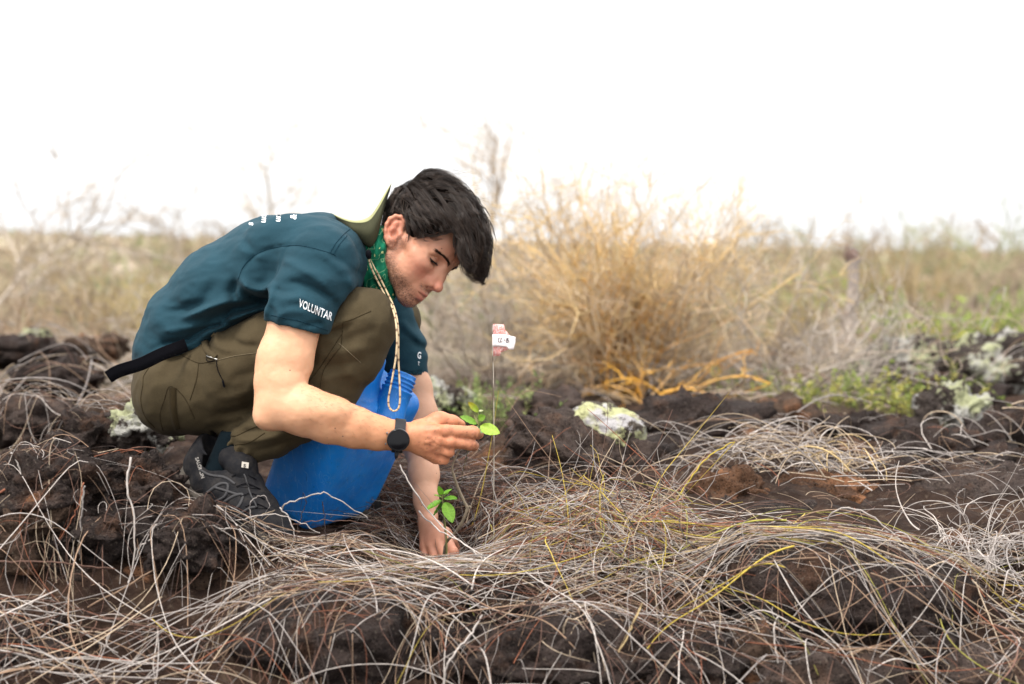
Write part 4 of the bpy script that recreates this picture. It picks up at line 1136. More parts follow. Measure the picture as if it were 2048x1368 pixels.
# ---------------------------------------------------------------- near (right) arm and hand
def build_right_arm():
    F = Field(P(480, 946, -0.20) - np.array((0, 0, 0)), P(985, 560, 0.03), 0.0018)
    a, r = pts((590, 640, -.075, 54), (574, 720, -.095, 52), (561, 775, -.112, 50), (556, 812, -.122, 45))
    F.chain(a, r, 0.010, wide=0.82)
    b, r = pts((556, 812, -.122, 46), (610, 822, -.125, 50), (660, 840, -.122, 47), (710, 855, -.115, 41), (755, 866, -.108, 34), (792, 871, -.102, 28.5), (822, 873, -.100, 28))
    F.chain(b, r, 0.010, wide=0.86)
    F.ell(P(533, 838, -.130), (R_(b[0], 23), .020, R_(b[0], 19)), 0.02)          # elbow point
    F.ell(P(640, 822, -.135), (R_(b[0], 60), .030, R_(b[0], 22)), 0.02)          # forearm muscle
    F.ell(P(545, 735, -.100), (R_(b[0], 31), .034, R_(b[0], 60)), 0.02)          # back of upper arm
    # palm
    mc = [((838, 860, -.104), (893, 862, -.118), 14, 12.5), ((836, 870, -.106), (900, 884, -.118), 15, 12), ((836, 882, -.104), (898, 904, -.110), 15, 11.5), ((840, 892, -.098), (886, 919, -.098), 14, 11)]
    for p, q, ra, rb in mc:
        F.cone(P(*p), P(*q), ra * .00092, rb * .00092, 0.010)
    F.cone(P(835, 872, -.088), P(885, 895, -.080), 0.018, 0.017, 0.014)           # heel of the palm
    F.cone(P(832, 884, -.095), P(880, 914, -.090), 0.0185, 0.0150, 0.012)
    fingers = [
        [(893, 862, -.118, 12.5), (946, 865, -.106, 11.5), (956, 868, -.080, 9.6), (940, 862, -.060, 8.2)],
        [(900, 884, -.118, 12), (941, 889, -.106, 10.5), (948, 892, -.080, 9.0), (926, 889, -.066, 8.0)],
        [(898, 904, -.110, 11.5), (935, 909, -.098, 9.8), (940, 911, -.074, 8.6), (920, 906, -.062, 7.6)],
        [(886, 919, -.098, 11), (916, 925, -.089, 8.8), (921, 926, -.070, 7.6), (905, 920, -.060, 7.0)]]
    for fg in fingers:
        q, r = pts(*fg)
        q = np.array(q); r = [x * 1.08 for x in r]
        G = Field(np.minimum.reduce(q) - .016, np.maximum.reduce(q) + .016, F.h)
        G.lo = F.lo + np.round((G.lo - F.lo) / F.h) * F.h
        G.ax = [(G.lo[k] + np.arange(G.n[k]) * F.h).astype(np.float32) for k in range(3)]
        G.chain(q, r, 0.004)
        G.ell(q[1], (r[1] * 1.02,) * 3, 0.004)
        mid = (q[0] + q[1]) / 2
        G.crease([q[1] + (-.001, -.012, .006), q[1] + (-.001, -.012, -.006)], 0.0018, -0.0007)
        i = np.round((G.lo - F.lo) / F.h).astype(int)
        s = tuple(slice(i[k], i[k] + G.n[k]) for k in range(3))
        sh = F.f[s].shape
        F._mix(s, G.f[:sh[0], :sh[1], :sh[2]], 0.0028, 'add')
    q, r = pts((838, 856, -.090, 17), (872, 843, -.086, 15.5), (882, 839, -.085, 14), (906, 843, -.082, 11), (922, 849, -.078, 9.0))
    F.chain(q, r, 0.010)
    # creases between the fingers, tendons, knuckles
    for a in ([(906, 874.5, -.128), (945, 879, -.118)], [(906, 895.5, -.125), (940, 900, -.112)], [(900, 913, -.115), (922, 918, -.103)]):
        F.crease([P(*x) for x in a], 0.0022, -0.0022)
    for a in ([(840, 862, -.122), (890, 858, -.131)], [(842, 871, -.124), (895, 881, -.132)], [(844, 880, -.122), (892, 901, -.124)]):
        F.crease([P(*x) for x in a], 0.0035, 0.0012)
    for x, y, Y in ((893, 861, -.131), (901, 884, -.131), (898, 905, -.122), (886, 920, -.109)):
        F.ell(P(x, y, Y + .004), (0.0075, 0.0055, 0.0075), 0.008)
    F.crease([P(843, 888, -.118), P(868, 880, -.125), P(884, 893, -.125)], 0.0028, 0.0020)  # vein
    F.crease([P(850, 904, -.11), P(872, 894, -.12), P(880, 875, -.128)], 0.0028, 0.0018)
    F.crease([P(884, 853, -.115), P(906, 856, -.108), P(925, 858, -.098)], 0.0025, -0.0030)
    F.ripple(0.0006, 0.016)
    return F
RA = build_right_arm()
av, af = RA.mesh(); av = relax(av, af, 1, 0.35)
apx = PX(av)
ac = skin_colour(len(av), (0.61, 0.335, 0.200))
tan = np.clip((apx[:, 0] - 560) / 240, 0, 1) * np.clip((apx[:, 1] - 720) / 120, 0, 1)
ac = blend(ac, 0.85 * tan, (0.54, 0.245, 0.120))
hand = np.clip((apx[:, 0] - 790) / 70, 0, 1)
ac = blend(ac, 0.80 * hand, (0.50, 0.200, 0.108))
tips = np.clip((apx[:, 0] - 905) / 40, 0, 1) * np.clip((apx[:, 1] - 858) / 10, 0, 1)
ac = blend(ac, 0.75 * tips * np.clip(0.6 + noise(av * 160), 0, 1), (0.22, 0.085, 0.045))
ac = blend(ac, 0.35 * hand * np.clip(noise(av * 90 + 5) * 2 - 0.1, 0, 1), (0.36, 0.13, 0.08))
dirt = np.clip(noise(av * 330 + 9) * 4 - 1.7, 0, 1) * np.clip((apx[:, 0] - 800) / 60, 0, 1)
ac = blend(ac, 0.6 * dirt, (0.12, 0.06, 0.035))

# ---------------------------------------------------------------- far (left) arm and hand
def build_left_arm():
    F = Field(P(795, 1165, 0.02), P(960, 690, 0.42) + np.array((0, 0, 0)), 0.002)
    F.lo[0] = P(770, 900, .42)[0]
    F = Field((P(785, 900, .42)[0], 0.02, P(860, 1165, .02)[2]), (P(960, 900, .02)[0], 0.42, P(860, 690, .42)[2]), 0.0026)
    a, r = pts((816, 725, .34, 30), (830, 775, .33, 31), (838, 830, .31, 35), (842, 890, .275, 33), (848, 950, .235, 28), (852, 1000, .20, 22), (856, 1035, .175, 21))
    F.chain(a, r, 0.02, wide=0.9)
    for p, q in (((855, 1040, .165), (894, 1080, .115)), ((855, 1045, .165), (880, 1090, .112)), ((853, 1048, .17), (865, 1094, .120)), ((851, 1050, .175), (850, 1094, .135))):
        F.cone(P(*p), P(*q), 0.0135, 0.0115, 0.009)
    fs = [[(894, 1080, .115, 11), (908, 1104, .085, 9.5), (914, 1124, .082, 8.4), (912, 1140, .09, 7.5)],
          [(880, 1090, .112, 11), (890, 1115, .085, 9.5), (893, 1136, .085, 8.4), (893, 1150, .09, 7.5)],
          [(865, 1094, .120, 10.5), (869, 1120, .095, 9), (870, 1140, .095, 8), (872, 1152, .1, 7)],
          [(850, 1094, .135, 10), (849, 1116, .115, 8.4), (850, 1134, .112, 7.5), (852, 1146, .115, 6.8)],
          [(868, 1050, .15, 13), (893, 1066, .145, 11), (906, 1084, .15, 9.5), (914, 1098, .155, 8)]]
    for fg in fs:
        q, r = pts(*fg); F.chain(q, r, 0.004)
    F.ripple(0.0005, 0.016)
    return F
LA = build_left_arm()
lv, lf = LA.mesh(); lv = relax(lv, lf, 1, 0.35)
lpx = PX(lv)
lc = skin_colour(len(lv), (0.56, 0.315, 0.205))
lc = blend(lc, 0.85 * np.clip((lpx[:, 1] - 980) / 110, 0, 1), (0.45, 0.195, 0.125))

# ---------------------------------------------------------------- trunk and legs under the clothes, coarse
def build_trunk():
    F = Field(P(250, 900, .0) - np.array((0, .12, 0)), P(860, 400, .45) + np.array((0.03, 0, 0)), 0.009)
    a, r = pts((345, 740, .17, 62), (385, 660, .17, 75), (460, 585, .17, 86), (550, 542, .17, 88), (630, 530, .17, 76), (700, 518, .17, 58))
    F.chain(a, [x * .80 for x in r], 0.03, wide=1.70)
    for (sx, sy, sY, ex, ey, eY) in ((655, 540, -.03, 590, 645, -.075), (735, 560, .34, 812, 705, .34)):
        F.cone(P(sx, sy, sY), P(ex, ey, eY), 0.042, 0.034, 0.03)
    return F
tv, tf = build_trunk().mesh()
tc = skin_colour(len(tv))
off = np.cumsum([0, len(hw), len(av), len(lv)])
body_v = np.concatenate([hw, av, lv, tv]); body_f = np.concatenate([hfc, af + off[1], lf + off[2], tf + off[3]])
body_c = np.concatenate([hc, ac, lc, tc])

skin = Mat('skin', 0.5, spec=0.35)
sk_n1 = skin.noise(45.0, 5.0); sk_n2 = skin.noise(900.0, 2.0); sk_n3 = skin.noise(9.0, 2.0)
sk = skin.mix(skin.col(), skin.ramp(sk_n1, [(0.3, (0.95, 0.92, 0.90)), (0.7, (1.04, 1.05, 1.06))]), 1.0, 'MULTIPLY')
sk = skin.mix(sk, skin.ramp(sk_n3, [(0.35, (0.97, 0.94, 0.92)), (0.65, (1.02, 1.03, 1.03))]), 1.0, 'MULTIPLY')
mole = skin.math('LESS_THAN', skin.voro(42.0), 0.062)
mo2 = skin.math('GREATER_THAN', skin.noise(13.0, 0.0), 0.56)
sk = skin.mix(sk, (0.13, 0.06, 0.04), skin.math('MULTIPLY', skin.math('MULTIPLY', mole, mo2), 0.75))
skin.base(sk)
skin.b.inputs['Subsurface Weight'].default_value = 0.22
skin.b.inputs['Subsurface Radius'].default_value = (0.9, 0.35, 0.2)
skin.b.inputs['Subsurface Scale'].default_value = 0.006
skin.bump(sk_n2, 0.25, 0.0006).bump(skin.noise(220.0, 3.0), 0.20, 0.001)
skin.rough(skin.ramp(sk_n1, [(0.3, 0.42), (0.7, 0.58)]))

EYE = (0.0712, 0.0322, 0.0125)
person = thing('person', (0.0, 0.15, 0.0), 'man in teal T-shirt and olive trousers squatting over a blue jug, hands on a seedling', 'person')
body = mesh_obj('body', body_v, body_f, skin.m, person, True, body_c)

# fine dark hair on the near forearm
ah = np.random.default_rng(31); T = Tubes()
sel = np.nonzero((apx[:, 0] > 600) & (apx[:, 0] < 778) & (apx[:, 1] > 760))[0]
ag = RA.grad(av[sel]); up_ = np.clip(ag[:, 2] * .9 + .45, .05, 1)
for i in ah.permutation(len(sel))[:1500]:
    if ah.random() > up_[i] * .55: continue
    b = av[sel[i]]; n = ag[i]; d = np.array((.85, -.1, -.30)) + ah.normal(0, .35, 3); d -= n * (d @ n) * .8; d /= np.linalg.norm(d)
    l = ah.uniform(.004, .010)
    T.add([b, b + d * l * .5 + n * .0016, b + d * l + n * .0022], [.00013, .00010, .00004], (0.14, 0.08, 0.045), sides=3)
T.build('arm_hair', vcol_mat('body_hair', .5, .4, .1), person)['kind'] = 'stuff'

m = Mat('eyeball', .15, spec=.5); m.base(m.col())
for s in (-1, 1):
    v, f = ico(4); gz = np.array((.86, -.10, -.50)); gz /= np.linalg.norm(gz)
    d = np.arccos(np.clip(v @ gz, -1, 1))
    c = np.where((d < .22)[:, None], (0.004, 0.003, 0.003), np.where((d < .50)[:, None], (0.045, 0.022, 0.012), (0.46, 0.40, 0.37)))
    mesh_obj('eye', h2w(v * .0119 + np.array((EYE[0], s * EYE[1], EYE[2]))), f, m.m, person, True, c)
# ------------------------------------------------------------------ cloth materials
def cloth_mat(name, base, rough=0.85, weave=1400.0, var=0.18, bump=0.12, sheen=0.02):
    m = Mat(name, rough, spec=0.08)
    n = m.noise(18.0, 4.0)
    c = m.mix(base, m.ramp(n, [(0.25, 1 - var), (0.75, 1 + var)]), 1.0, 'MULTIPLY')
    c2 = m.mix(c, m.ramp(m.noise(weave, 1.0), [(0.3, 0.8), (0.7, 1.2)]), 1.0, 'MULTIPLY')
    m.base(c2)
    m.b.inputs['Sheen Weight'].default_value = sheen
    m.b.inputs['Sheen Roughness'].default_value = 0.5
    m.bump(m.noise(160.0, 5.0, .65), .22, .0022).bump(m.noise(weave, 2.0), bump, 0.0008).bump(m.noise(70.0, 3.0), 0.12, 0.003)
    return m.m
M_shirt = cloth_mat('teal_cotton', (0.0140, 0.043, 0.059), var=0.14, sheen=0.03)
M_trouser = cloth_mat('olive_twill', (0.058, 0.044, 0.024), weave=1100.0, var=0.14)
M_seam_s = cloth_mat('teal_seam', (0.0055, 0.028, 0.044))
M_seam_t = cloth_mat('olive_seam', (0.034, 0.024, 0.011))
M_seam_l = cloth_mat('olive_piping', (0.125, 0.100, 0.062))
M_web = cloth_mat('black_webbing', (0.004, 0.004, 0.006), weave=700.0, bump=0.3, sheen=0.0)
M_white = Mat('white_print', 0.7, (0.80, 0.82, 0.83)).m

# ------------------------------------------------------------------ T-shirt
def build_shirt():
    lo = P(245, 790, .17); hi = P(870, 405, .17)
    F = Field((lo[0], -0.17, lo[2] - .04), (hi[0] + .03, 0.45, hi[2] + .02), 0.0036)
    a, r = pts((338, 742, .17, 66), (352, 700, .17, 74), (383, 650, .17, 86), (452, 588, .17, 98), (545, 540, .17, 103), (635, 524, .17, 94), (682, 540, .17, 55))
    F.chain(a, r, 0.018, wide=1.80)
    F.ell(P(585, 488, .02), (.075, .05, .055), 0.05)              # shoulder blades
    F.ell(P(640, 480, .33), (.075, .05, .045), 0.05)
    # near shoulder and sleeve
    F.cone(P(672, 515, .06), P(640, 530, -.02), 0.060, 0.066, 0.045)
    F.chain([P(645, 525, -.03), P(622, 575, -.055), P(603, 622, -.072), P(592, 660, -.078)], [.066, .062, .0585, .058], 0.02, wide=0.88)
    F.cone(P(676, 505, .03), P(684, 545, .04), 0.033, 0.033, 0.03)
    # far shoulder and sleeve
    F.cone(P(700, 520, .26), P(742, 560, .34), 0.062, 0.062, 0.05)
    F.chain([P(738, 560, .34), P(775, 640, .345), P(800, 700, .345), P(815, 770, .335)], [.062, .055, .050, .047], 0.03)
    # hems: cut square and hollow
    for p, q, n in ((P(538, 640, -.07), P(656, 669, -.07), (-.235, 0, -.97)), (P(795, 742, .34), P(847, 753, .34), (-.1, 0, -1))):
        mid = (p + q) / 2
        F.cut(mid, n, np.minimum(p, q) - (.03, .09, .09), np.maximum(p, q) + (.03, .09, .035))
    F.cone(P(590, 668, -.078), P(584, 700, -.08), .0485, .0485, 0, 'sub', wide=0.86)
    F.cone(P(812, 752, .338), P(817, 790, .335), .042, .042, 0, 'sub')
    F.cut(P(305, 735, .1), (-.25, 0, -.97), (P(240, 0, .17)[0], -.2, P(0, 830, .17)[2]), (P(420, 0, .17)[0], .5, P(0, 690, .17)[2]), k=.01)
    # folds: (photo positions), width m, height m
    def fold(p, w, h, Y=(-.20, .10)):
        q = smooth_path([(x, y, 0) for x, y in p], 14)
        F.crease([P(x, y, -.03) for x, y, _ in q], w * .85, h * 1.5, depth=Y, xz=True)
    F.ell(P(508, 604, -.095), (.034, .055, .013), .020, op='sub')
    F.ell(P(470, 618, -.085), (.045, .040, .009), .018, op='sub')
    front = (-.20, .08)
    fold([(476, 552), (500, 575), (528, 580), (547, 562)], .010, .010)
    fold([(547, 562), (556, 585), (548, 612), (540, 640)], .009, .007)
    fold([(482, 585), (510, 600), (535, 600)], .009, -.010)
    fold([(470, 560), (462, 585), (470, 610)], .010, -.006)
    fold([(535, 600), (500, 612), (440, 628), (380, 660)], .012, -.007)
    fold([(530, 615), (470, 636), (410, 668), (360, 700)], .008, .006)
    fold([(505, 575), (455, 600), (400, 625), (340, 650)], .014, .004)
    fold([(520, 625), (470, 650), (430, 668)], .007, -.005)
    fold([(300, 690), (340, 688), (400, 675)], .008, -.005, (-.2, .35))
    fold([(285, 712), (330, 705), (380, 690)], .007, .005, (-.2, .35))
    fold([(278, 735), (300, 722), (340, 712)], .006, -.004, (-.2, .35))
    fold([(300, 668), (350, 662), (410, 646)], .009, .004, (-.2, .35))
    fold([(320, 625), (370, 622), (430, 600)], .014, -.003, (-.2, .35))
    fold([(590, 545), (640, 548), (690, 570)], .014, .005)
    fold([(560, 570), (610, 565), (660, 585), (690, 610)], .010, -.005)
    fold([(575, 600), (620, 592), (665, 612)], .009, .004)
    fold([(640, 500), (672, 520), (702, 560), (708, 600)], .010, .004)
    fold([(662, 508), (695, 530), (718, 560)], .007, -.004)
    fold([(612, 650), (640, 642), (658, 640)], .006, -.004)
    fold([(560, 640), (590, 618), (640, 622)], .007, .003)
    fold([(790, 600), (815, 640), (828, 690)], .010, -.005, (.1, .45))
    fold([(770, 650), (800, 690), (835, 715)], .010, .004, (.1, .45))
    fold([(790, 690), (815, 720), (840, 735)], .008, -.004, (.1, .45))
    for x, y in ((476, 560),):
        fold([(476, 560), (504, 514), (550, 495), (600, 491), (660, 506)], .0035, -.0022, (-.2, .1))
    for p_, w_, h_ in (([(470, 590), (440, 640), (400, 680)], .006, -.004), ([(490, 600), (430, 612), (350, 640)], .007, .005), ([(500, 640), (440, 650), (392, 664), (350, 690)], .005, -.005),
                       ([(430, 690), (380, 700), (320, 722)], .005, .004), ([(300, 755), (330, 735), (372, 700)], .006, -.004), ([(560, 520), (600, 528), (650, 560), (680, 600)], .008, .004),
                       ([(548, 575), (580, 580), (620, 578)], .007, -.005), ([(556, 600), (575, 622), (570, 650)], .006, .004), ([(590, 560), (635, 575), (672, 600), (680, 640)], .007, -.004),
                       ([(625, 600), (655, 620), (662, 650)], .006, .005), ([(680, 520), (706, 548), (712, 590)], .006, .004), ([(430, 560), (400, 600), (350, 620)], .012, -.003), ([(470, 470), (500, 500), (505, 540)], .010, -.003)):
        fold(p_, w_, h_)
    F.ripple(0.0018, 0.08, (1.0, 1.0, 1.8), 3.0)
    F.ripple(0.0010, 0.028, (1.0, 1.0, 2.2), 8.0)
    F.ripple(0.0016, 0.085, (.7, 1.0, 2.0), 33.0, True)
    return F
sv, sf = build_shirt().mesh(); sv = relax(sv, sf, 2, 0.45)
shirt = mesh_obj('t_shirt', sv, sf, M_shirt, person)
B_shirt = bvh_of(shirt)

def stitched(name, line, bvh, mat, parent, r=0.0008, n=40, lift=0.0003):
    t = Tubes(); t.add(lay_line(bvh, line, n, lift), r, sides=4); return t.build(name, mat, parent)
for ln in ([(476, 560), (486, 535), (504, 514), (528, 501), (550, 495), (600, 491), (660, 506), (672, 512)],
           [(660, 506), (672, 486), (688, 468), (700, 458)], [(667, 508), (679, 489), (694, 471)],
           [(541, 630), (570, 636), (600, 642), (655, 661)], [(792, 735), (820, 742), (845, 744)]):
    stitched('seam', ln, B_shirt, M_seam_s, shirt)

# ------------------------------------------------------------------ lettering laid on cloth
def lettering(name, text, origin, right, up, bvh, mat, parent, lift=0.0009, bold=0.02, sx=0.72, size=1.0):
    """Each character is laid on the surface; origin, right and up are photo positions / directions for one em."""
    cu = bpy.data.curves.new(name, 'FONT'); cu.body = text; cu.size = size; cu.offset = bold; cu.space_character = 1.08
    tmp = bpy.data.objects.new(name, cu); COL.objects.link(tmp)
    dg = bpy.context.evaluated_depsgraph_get(); dg.update()
    me = bpy.data.meshes.new_from_object(tmp.evaluated_get(dg))
    bpy.data.objects.remove(tmp); bpy.data.curves.remove(cu)
    bm = bmesh.new(); bm.from_mesh(me); bmesh.ops.triangulate(bm, faces=bm.faces[:])
    bmesh.ops.subdivide_edges(bm, edges=[e for e in bm.edges if e.calc_length() > 0.25], cuts=1, use_grid_fill=False)
    bmesh.ops.triangulate(bm, faces=bm.faces[:])
    vv = []
    for v in bm.verts:
        px = origin[0] + right[0] * v.co.x * sx + up[0] * v.co.y
        py = origin[1] + right[1] * v.co.x * sx + up[1] * v.co.y
        vv.append(lay(bvh, px, py, lift)[0])
    ff = [tuple(v.index for v in f.verts) for f in bm.faces]
    bm.free(); bpy.data.meshes.remove(me)
    return mesh_obj(name, vv, ff, mat, parent, smooth=False)
lettering('lettering', 'VOLUNTAR', (597, 613), (22.0, 9.6), (4.5, -22.0), B_shirt, M_white, shirt, sx=0.53)
lettering('lettering', 'G', (834, 716), (14, 3), (1, -18), B_shirt, M_white, shirt)
lettering('lettering', 'T', (835, 730), (8, 2), (1, -10), B_shirt, M_white, shirt)
for tx, ox, oy in (('s', 506, 452), ('un', 531, 447), ('un', 560, 445), ('&', 592, 440)):
    lettering('lettering', tx, (ox, oy), (2.0, -19.0), (-17.0, -3.0), B_shirt, M_white, shirt, sx=0.8)

# ------------------------------------------------------------------ trousers
def build_trousers():
    lo = P(250, 935, .0); hi = P(860, 560, .36)
    F = Field((lo[0] - .01, -0.12, lo[2] - .02), (hi[0] + .02, 0.47, hi[2] + .02), 0.0036)
    # seat
    F.ell(P(358, 776, .17), (.078, .185, .094), 0.0)
    F.ell(P(385, 788, .075), (.100, .088, .075), 0.03)
    F.ell(P(385, 788, .275), (.100, .088, .075), 0.03)
    F.cone(P(358, 735, .17), P(378, 690, .17), .064, .058, 0.03, wide=2.3)
    # near leg
    a, r = pts((400, 782, .06, 84), (470, 745, .05, 84), (560, 705, .035, 86), (650, 665, .01, 80), (722, 646, -.005, 71))
    F.chain(a, r, 0.016)
    a, r = pts((724, 650, -.005, 70), (700, 705, -.005, 66), (655, 765, 0.0, 66), (595, 822, .01, 60), (545, 862, .015, 50), (498, 888, .02, 38), (474, 900, .02, 33))
    F.chain(a, r, 0.018)
    # far leg
    a, r = pts((400, 782, .28, 84), (560, 700, .33, 80), (690, 655, .36, 72), (770, 645, .37, 66))
    F.chain(a, r, 0.03)
    a, r = pts((772, 648, .37, 65), (735, 720, .36, 60), (660, 800, .33, 56), (560, 890, .30, 38))
    F.chain(a, r, 0.018)
    F.cone(P(425, 838, .08), P(492, 862, .05), .036, .034, 0.02)
    F.cone(P(425, 838, .20), P(520, 862, .25), .036, .034, 0.02)
    # open cuff
    F.cut(P(455, 905, .02), (-.80, 0, -.60), P(400, 960, -.08), P(540, 850, .1))
    F.cone(P(470, 900, .02), P(440, 925, .02), .024, .026, 0, 'sub')
    def fold(p, w, h, Y=(-.12, .06)):
        q = smooth_path([(x, y, 0) for x, y in p], 14)
        F.crease([P(x, y, -.03) for x, y, _ in q], w * .9, h * 1.4, depth=Y, xz=True)
    fold([(420, 655), (430, 690), (470, 705)], .007, .005)
    fold([(405, 662), (405, 690), (430, 712)], .006, -.006)
    fold([(440, 668), (480, 690), (540, 692)], .008, -.004)
    fold([(400, 700), (440, 730), (470, 770)], .010, .003)
    fold([(395, 715), (395, 760), (410, 800)], .008, -.003)
    fold([(350, 720), (380, 745), (400, 790)], .010, .003)
    fold([(450, 760), (500, 745), (540, 720)], .012, -.003)
    fold([(430, 800), (480, 790), (515, 770)], .010, .003)
    fold([(420, 830), (470, 825), (510, 800)], .009, -.004)
    fold([(400, 850), (450, 845), (505, 828)], .008, .003)
    fold([(640, 690), (660, 655), (700, 640), (745, 630)], .008, .0045)
    fold([(648, 668), (690, 655), (740, 618)], .008, -.004)
    fold([(640, 715), (680, 700), (760, 690)], .010, .003)
    fold([(640, 735), (690, 725), (745, 715)], .009, -.003)
    fold([(630, 760), (680, 748), (722, 745)], .009, .003)
    fold([(690, 600), (668, 625), (655, 650)], .009, -.004)
    fold([(680, 685), (720, 668), (768, 650)], .010, -.0028)
    fold([(470, 870), (510, 862), (560, 850)], .007, -.005)
    fold([(465, 882), (520, 880), (580, 862)], .006, .004)
    fold([(500, 905), (540, 895), (580, 880)], .006, -.003)
    for i in range(7):
        x = 446 + i * 10; y = 878 + i * 5.0
        fold([(x, y), (x - 6, y + 9), (x - 9, y + 20)], .0028, .0030 if i % 2 else -.0026, (-.1, .06))
    F.crease([P(470, 858, -.03), P(455, 878, -.03)], .010, .004, depth=(-.1, .06), xz=True)
    F.ripple(0.0020, 0.07, (1, 1, 1), 4.0)
    F.ripple(0.0010, 0.025, (1, 1, 1), 14.0)
    F.ripple(0.0026, 0.075, (1.5, 1, .8), 51.0, True)
    return F
qv, qf = build_trousers().mesh(); qv = relax(qv, qf, 2, 0.45)
trousers = mesh_obj('trousers', qv, qf, M_trouser, person)
B_tr = bvh_of(trousers)
for ln, m in (([(640, 775), (648, 740), (672, 705), (682, 690), (686, 642)], M_seam_t),
              ([(612, 770), (640, 735), (676, 680), (684, 668)], M_seam_t),
              ([(677, 686), (700, 706), (722, 726)], M_seam_l),
              ([(686, 644), (700, 640), (720, 632), (742, 622)], M_seam_t),
              ([(430, 722), (470, 712), (515, 706)], M_seam_l),
              ([(345, 700), (372, 715), (398, 726), (430, 722)], M_seam_t),
              ([(398, 726), (392, 762), (380, 800)], M_seam_t),
              ([(326, 862), (320, 830), (330, 795), (338, 774), (354, 778)], M_seam_t),
              ([(354, 778), (372, 800), (390, 838)], M_seam_t),
              ([(286, 770), (282, 800), (290, 832), (310, 856)], M_seam_t),
              ([(302, 730), (288, 752), (286, 770)], M_seam_t),
              ([(448, 866), (470, 872), (500, 858), (520, 850)], M_seam_t),
              ([(470, 890), (500, 884), (530, 866)], M_seam_t)):
    stitched('seam', ln, B_tr, m, trousers, 0.0009)
def band(name, line, width, bvh, mat, parent, lift=0.0012, n=18, across=None):
    """A flat strip with thickness laid along a line on cloth."""
    q = smooth_path([(a, b, 0) for a, b in line], n)[:, :2]
    t = np.gradient(q, axis=0); t /= np.linalg.norm(t, axis=1, keepdims=True); nn = np.stack([-t[:, 1], t[:, 0]], 1)
    g = Tubes(); rows = []
    for s, l in ((-1, 0), (-1, lift), (0, lift * 1.3), (1, lift), (1, 0)):
        rows.append([lay(bvh, *(q[i] + nn[i] * s * width / 2), l)[0] for i in range(n)])
    g.grid(np.array(rows), (1, 1, 1)); return g.build(name, mat, parent)
band('pocket_flap', [(346, 776), (347, 820), (354, 858)], 13, B_tr, M_seam_t, trousers, 0.0018)
band('pocket_flap', [(426, 664), (412, 682), (414, 700), (432, 716)], 12, B_tr, M_trouser, trousers, 0.004)
# zip puller with its cord on the hip pocket
M_metal = Mat('zip_metal', 0.35, (0.30, 0.29, 0.27)); M_metal.b.inputs['Metallic'].default_value = 0.8; M_metal = M_metal.m
z = Tubes(); z.add(lay_line(B_tr, [(415, 712), (424, 716), (435, 720)], 8, .002), .0022, sides=5); zp = z.build('zip_puller', M_metal, trousers)
z = Tubes(); z.add(lay_line(B_tr, [(428, 710), (416, 713), (417, 722), (430, 722)], 14, .003), .0008, sides=4)
z.add(lay_line(B_tr, [(433, 722), (437, 742), (447, 762)], 12, .0015), .0008, sides=4)
z.add(lay_line(B_tr, [(446, 761), (449, 773)], 4, .002), .0020, sides=5); z.build('pull_cord', M_web, zp)

# ------------------------------------------------------------------ belt with its loose end
bl = [(268, 752, .14), (300, 728, .02), (330, 708, -.005), (345, 699, -.01), (372, 692, -.012), (405, 688, -.012)]
def strap(points, width, thick, mat, name, parent, tilt=(0, 0, 1)):
    c = smooth_path([P(*p) for p in points], 30); g = Tubes()
    up = np.asarray(tilt, float)
    t = np.gradient(c, axis=0); t /= np.linalg.norm(t, axis=1, keepdims=True)
    nrm = np.cross(t, up); nrm /= np.linalg.norm(nrm, axis=1, keepdims=True)
    w = np.cross(nrm, t)
    rows = [c + w * a * width / 2 + nrm * b * thick / 2 for a, b in ((1, 1), (1, -1), (0, -1.25), (-1, -1), (-1, 1), (0, 1.25), (1, 1))]
    g.grid(np.array(rows), (1, 1, 1)); return g.build(name, mat, parent)
strap([(217, 754, -.02), (238, 742, -.032), (282, 728, -.045), (320, 710, -.040), (345, 700, -.028), (372, 690, .0)], .0245, .0028, M_web, 'belt', person, (-.40, -.15, .9))
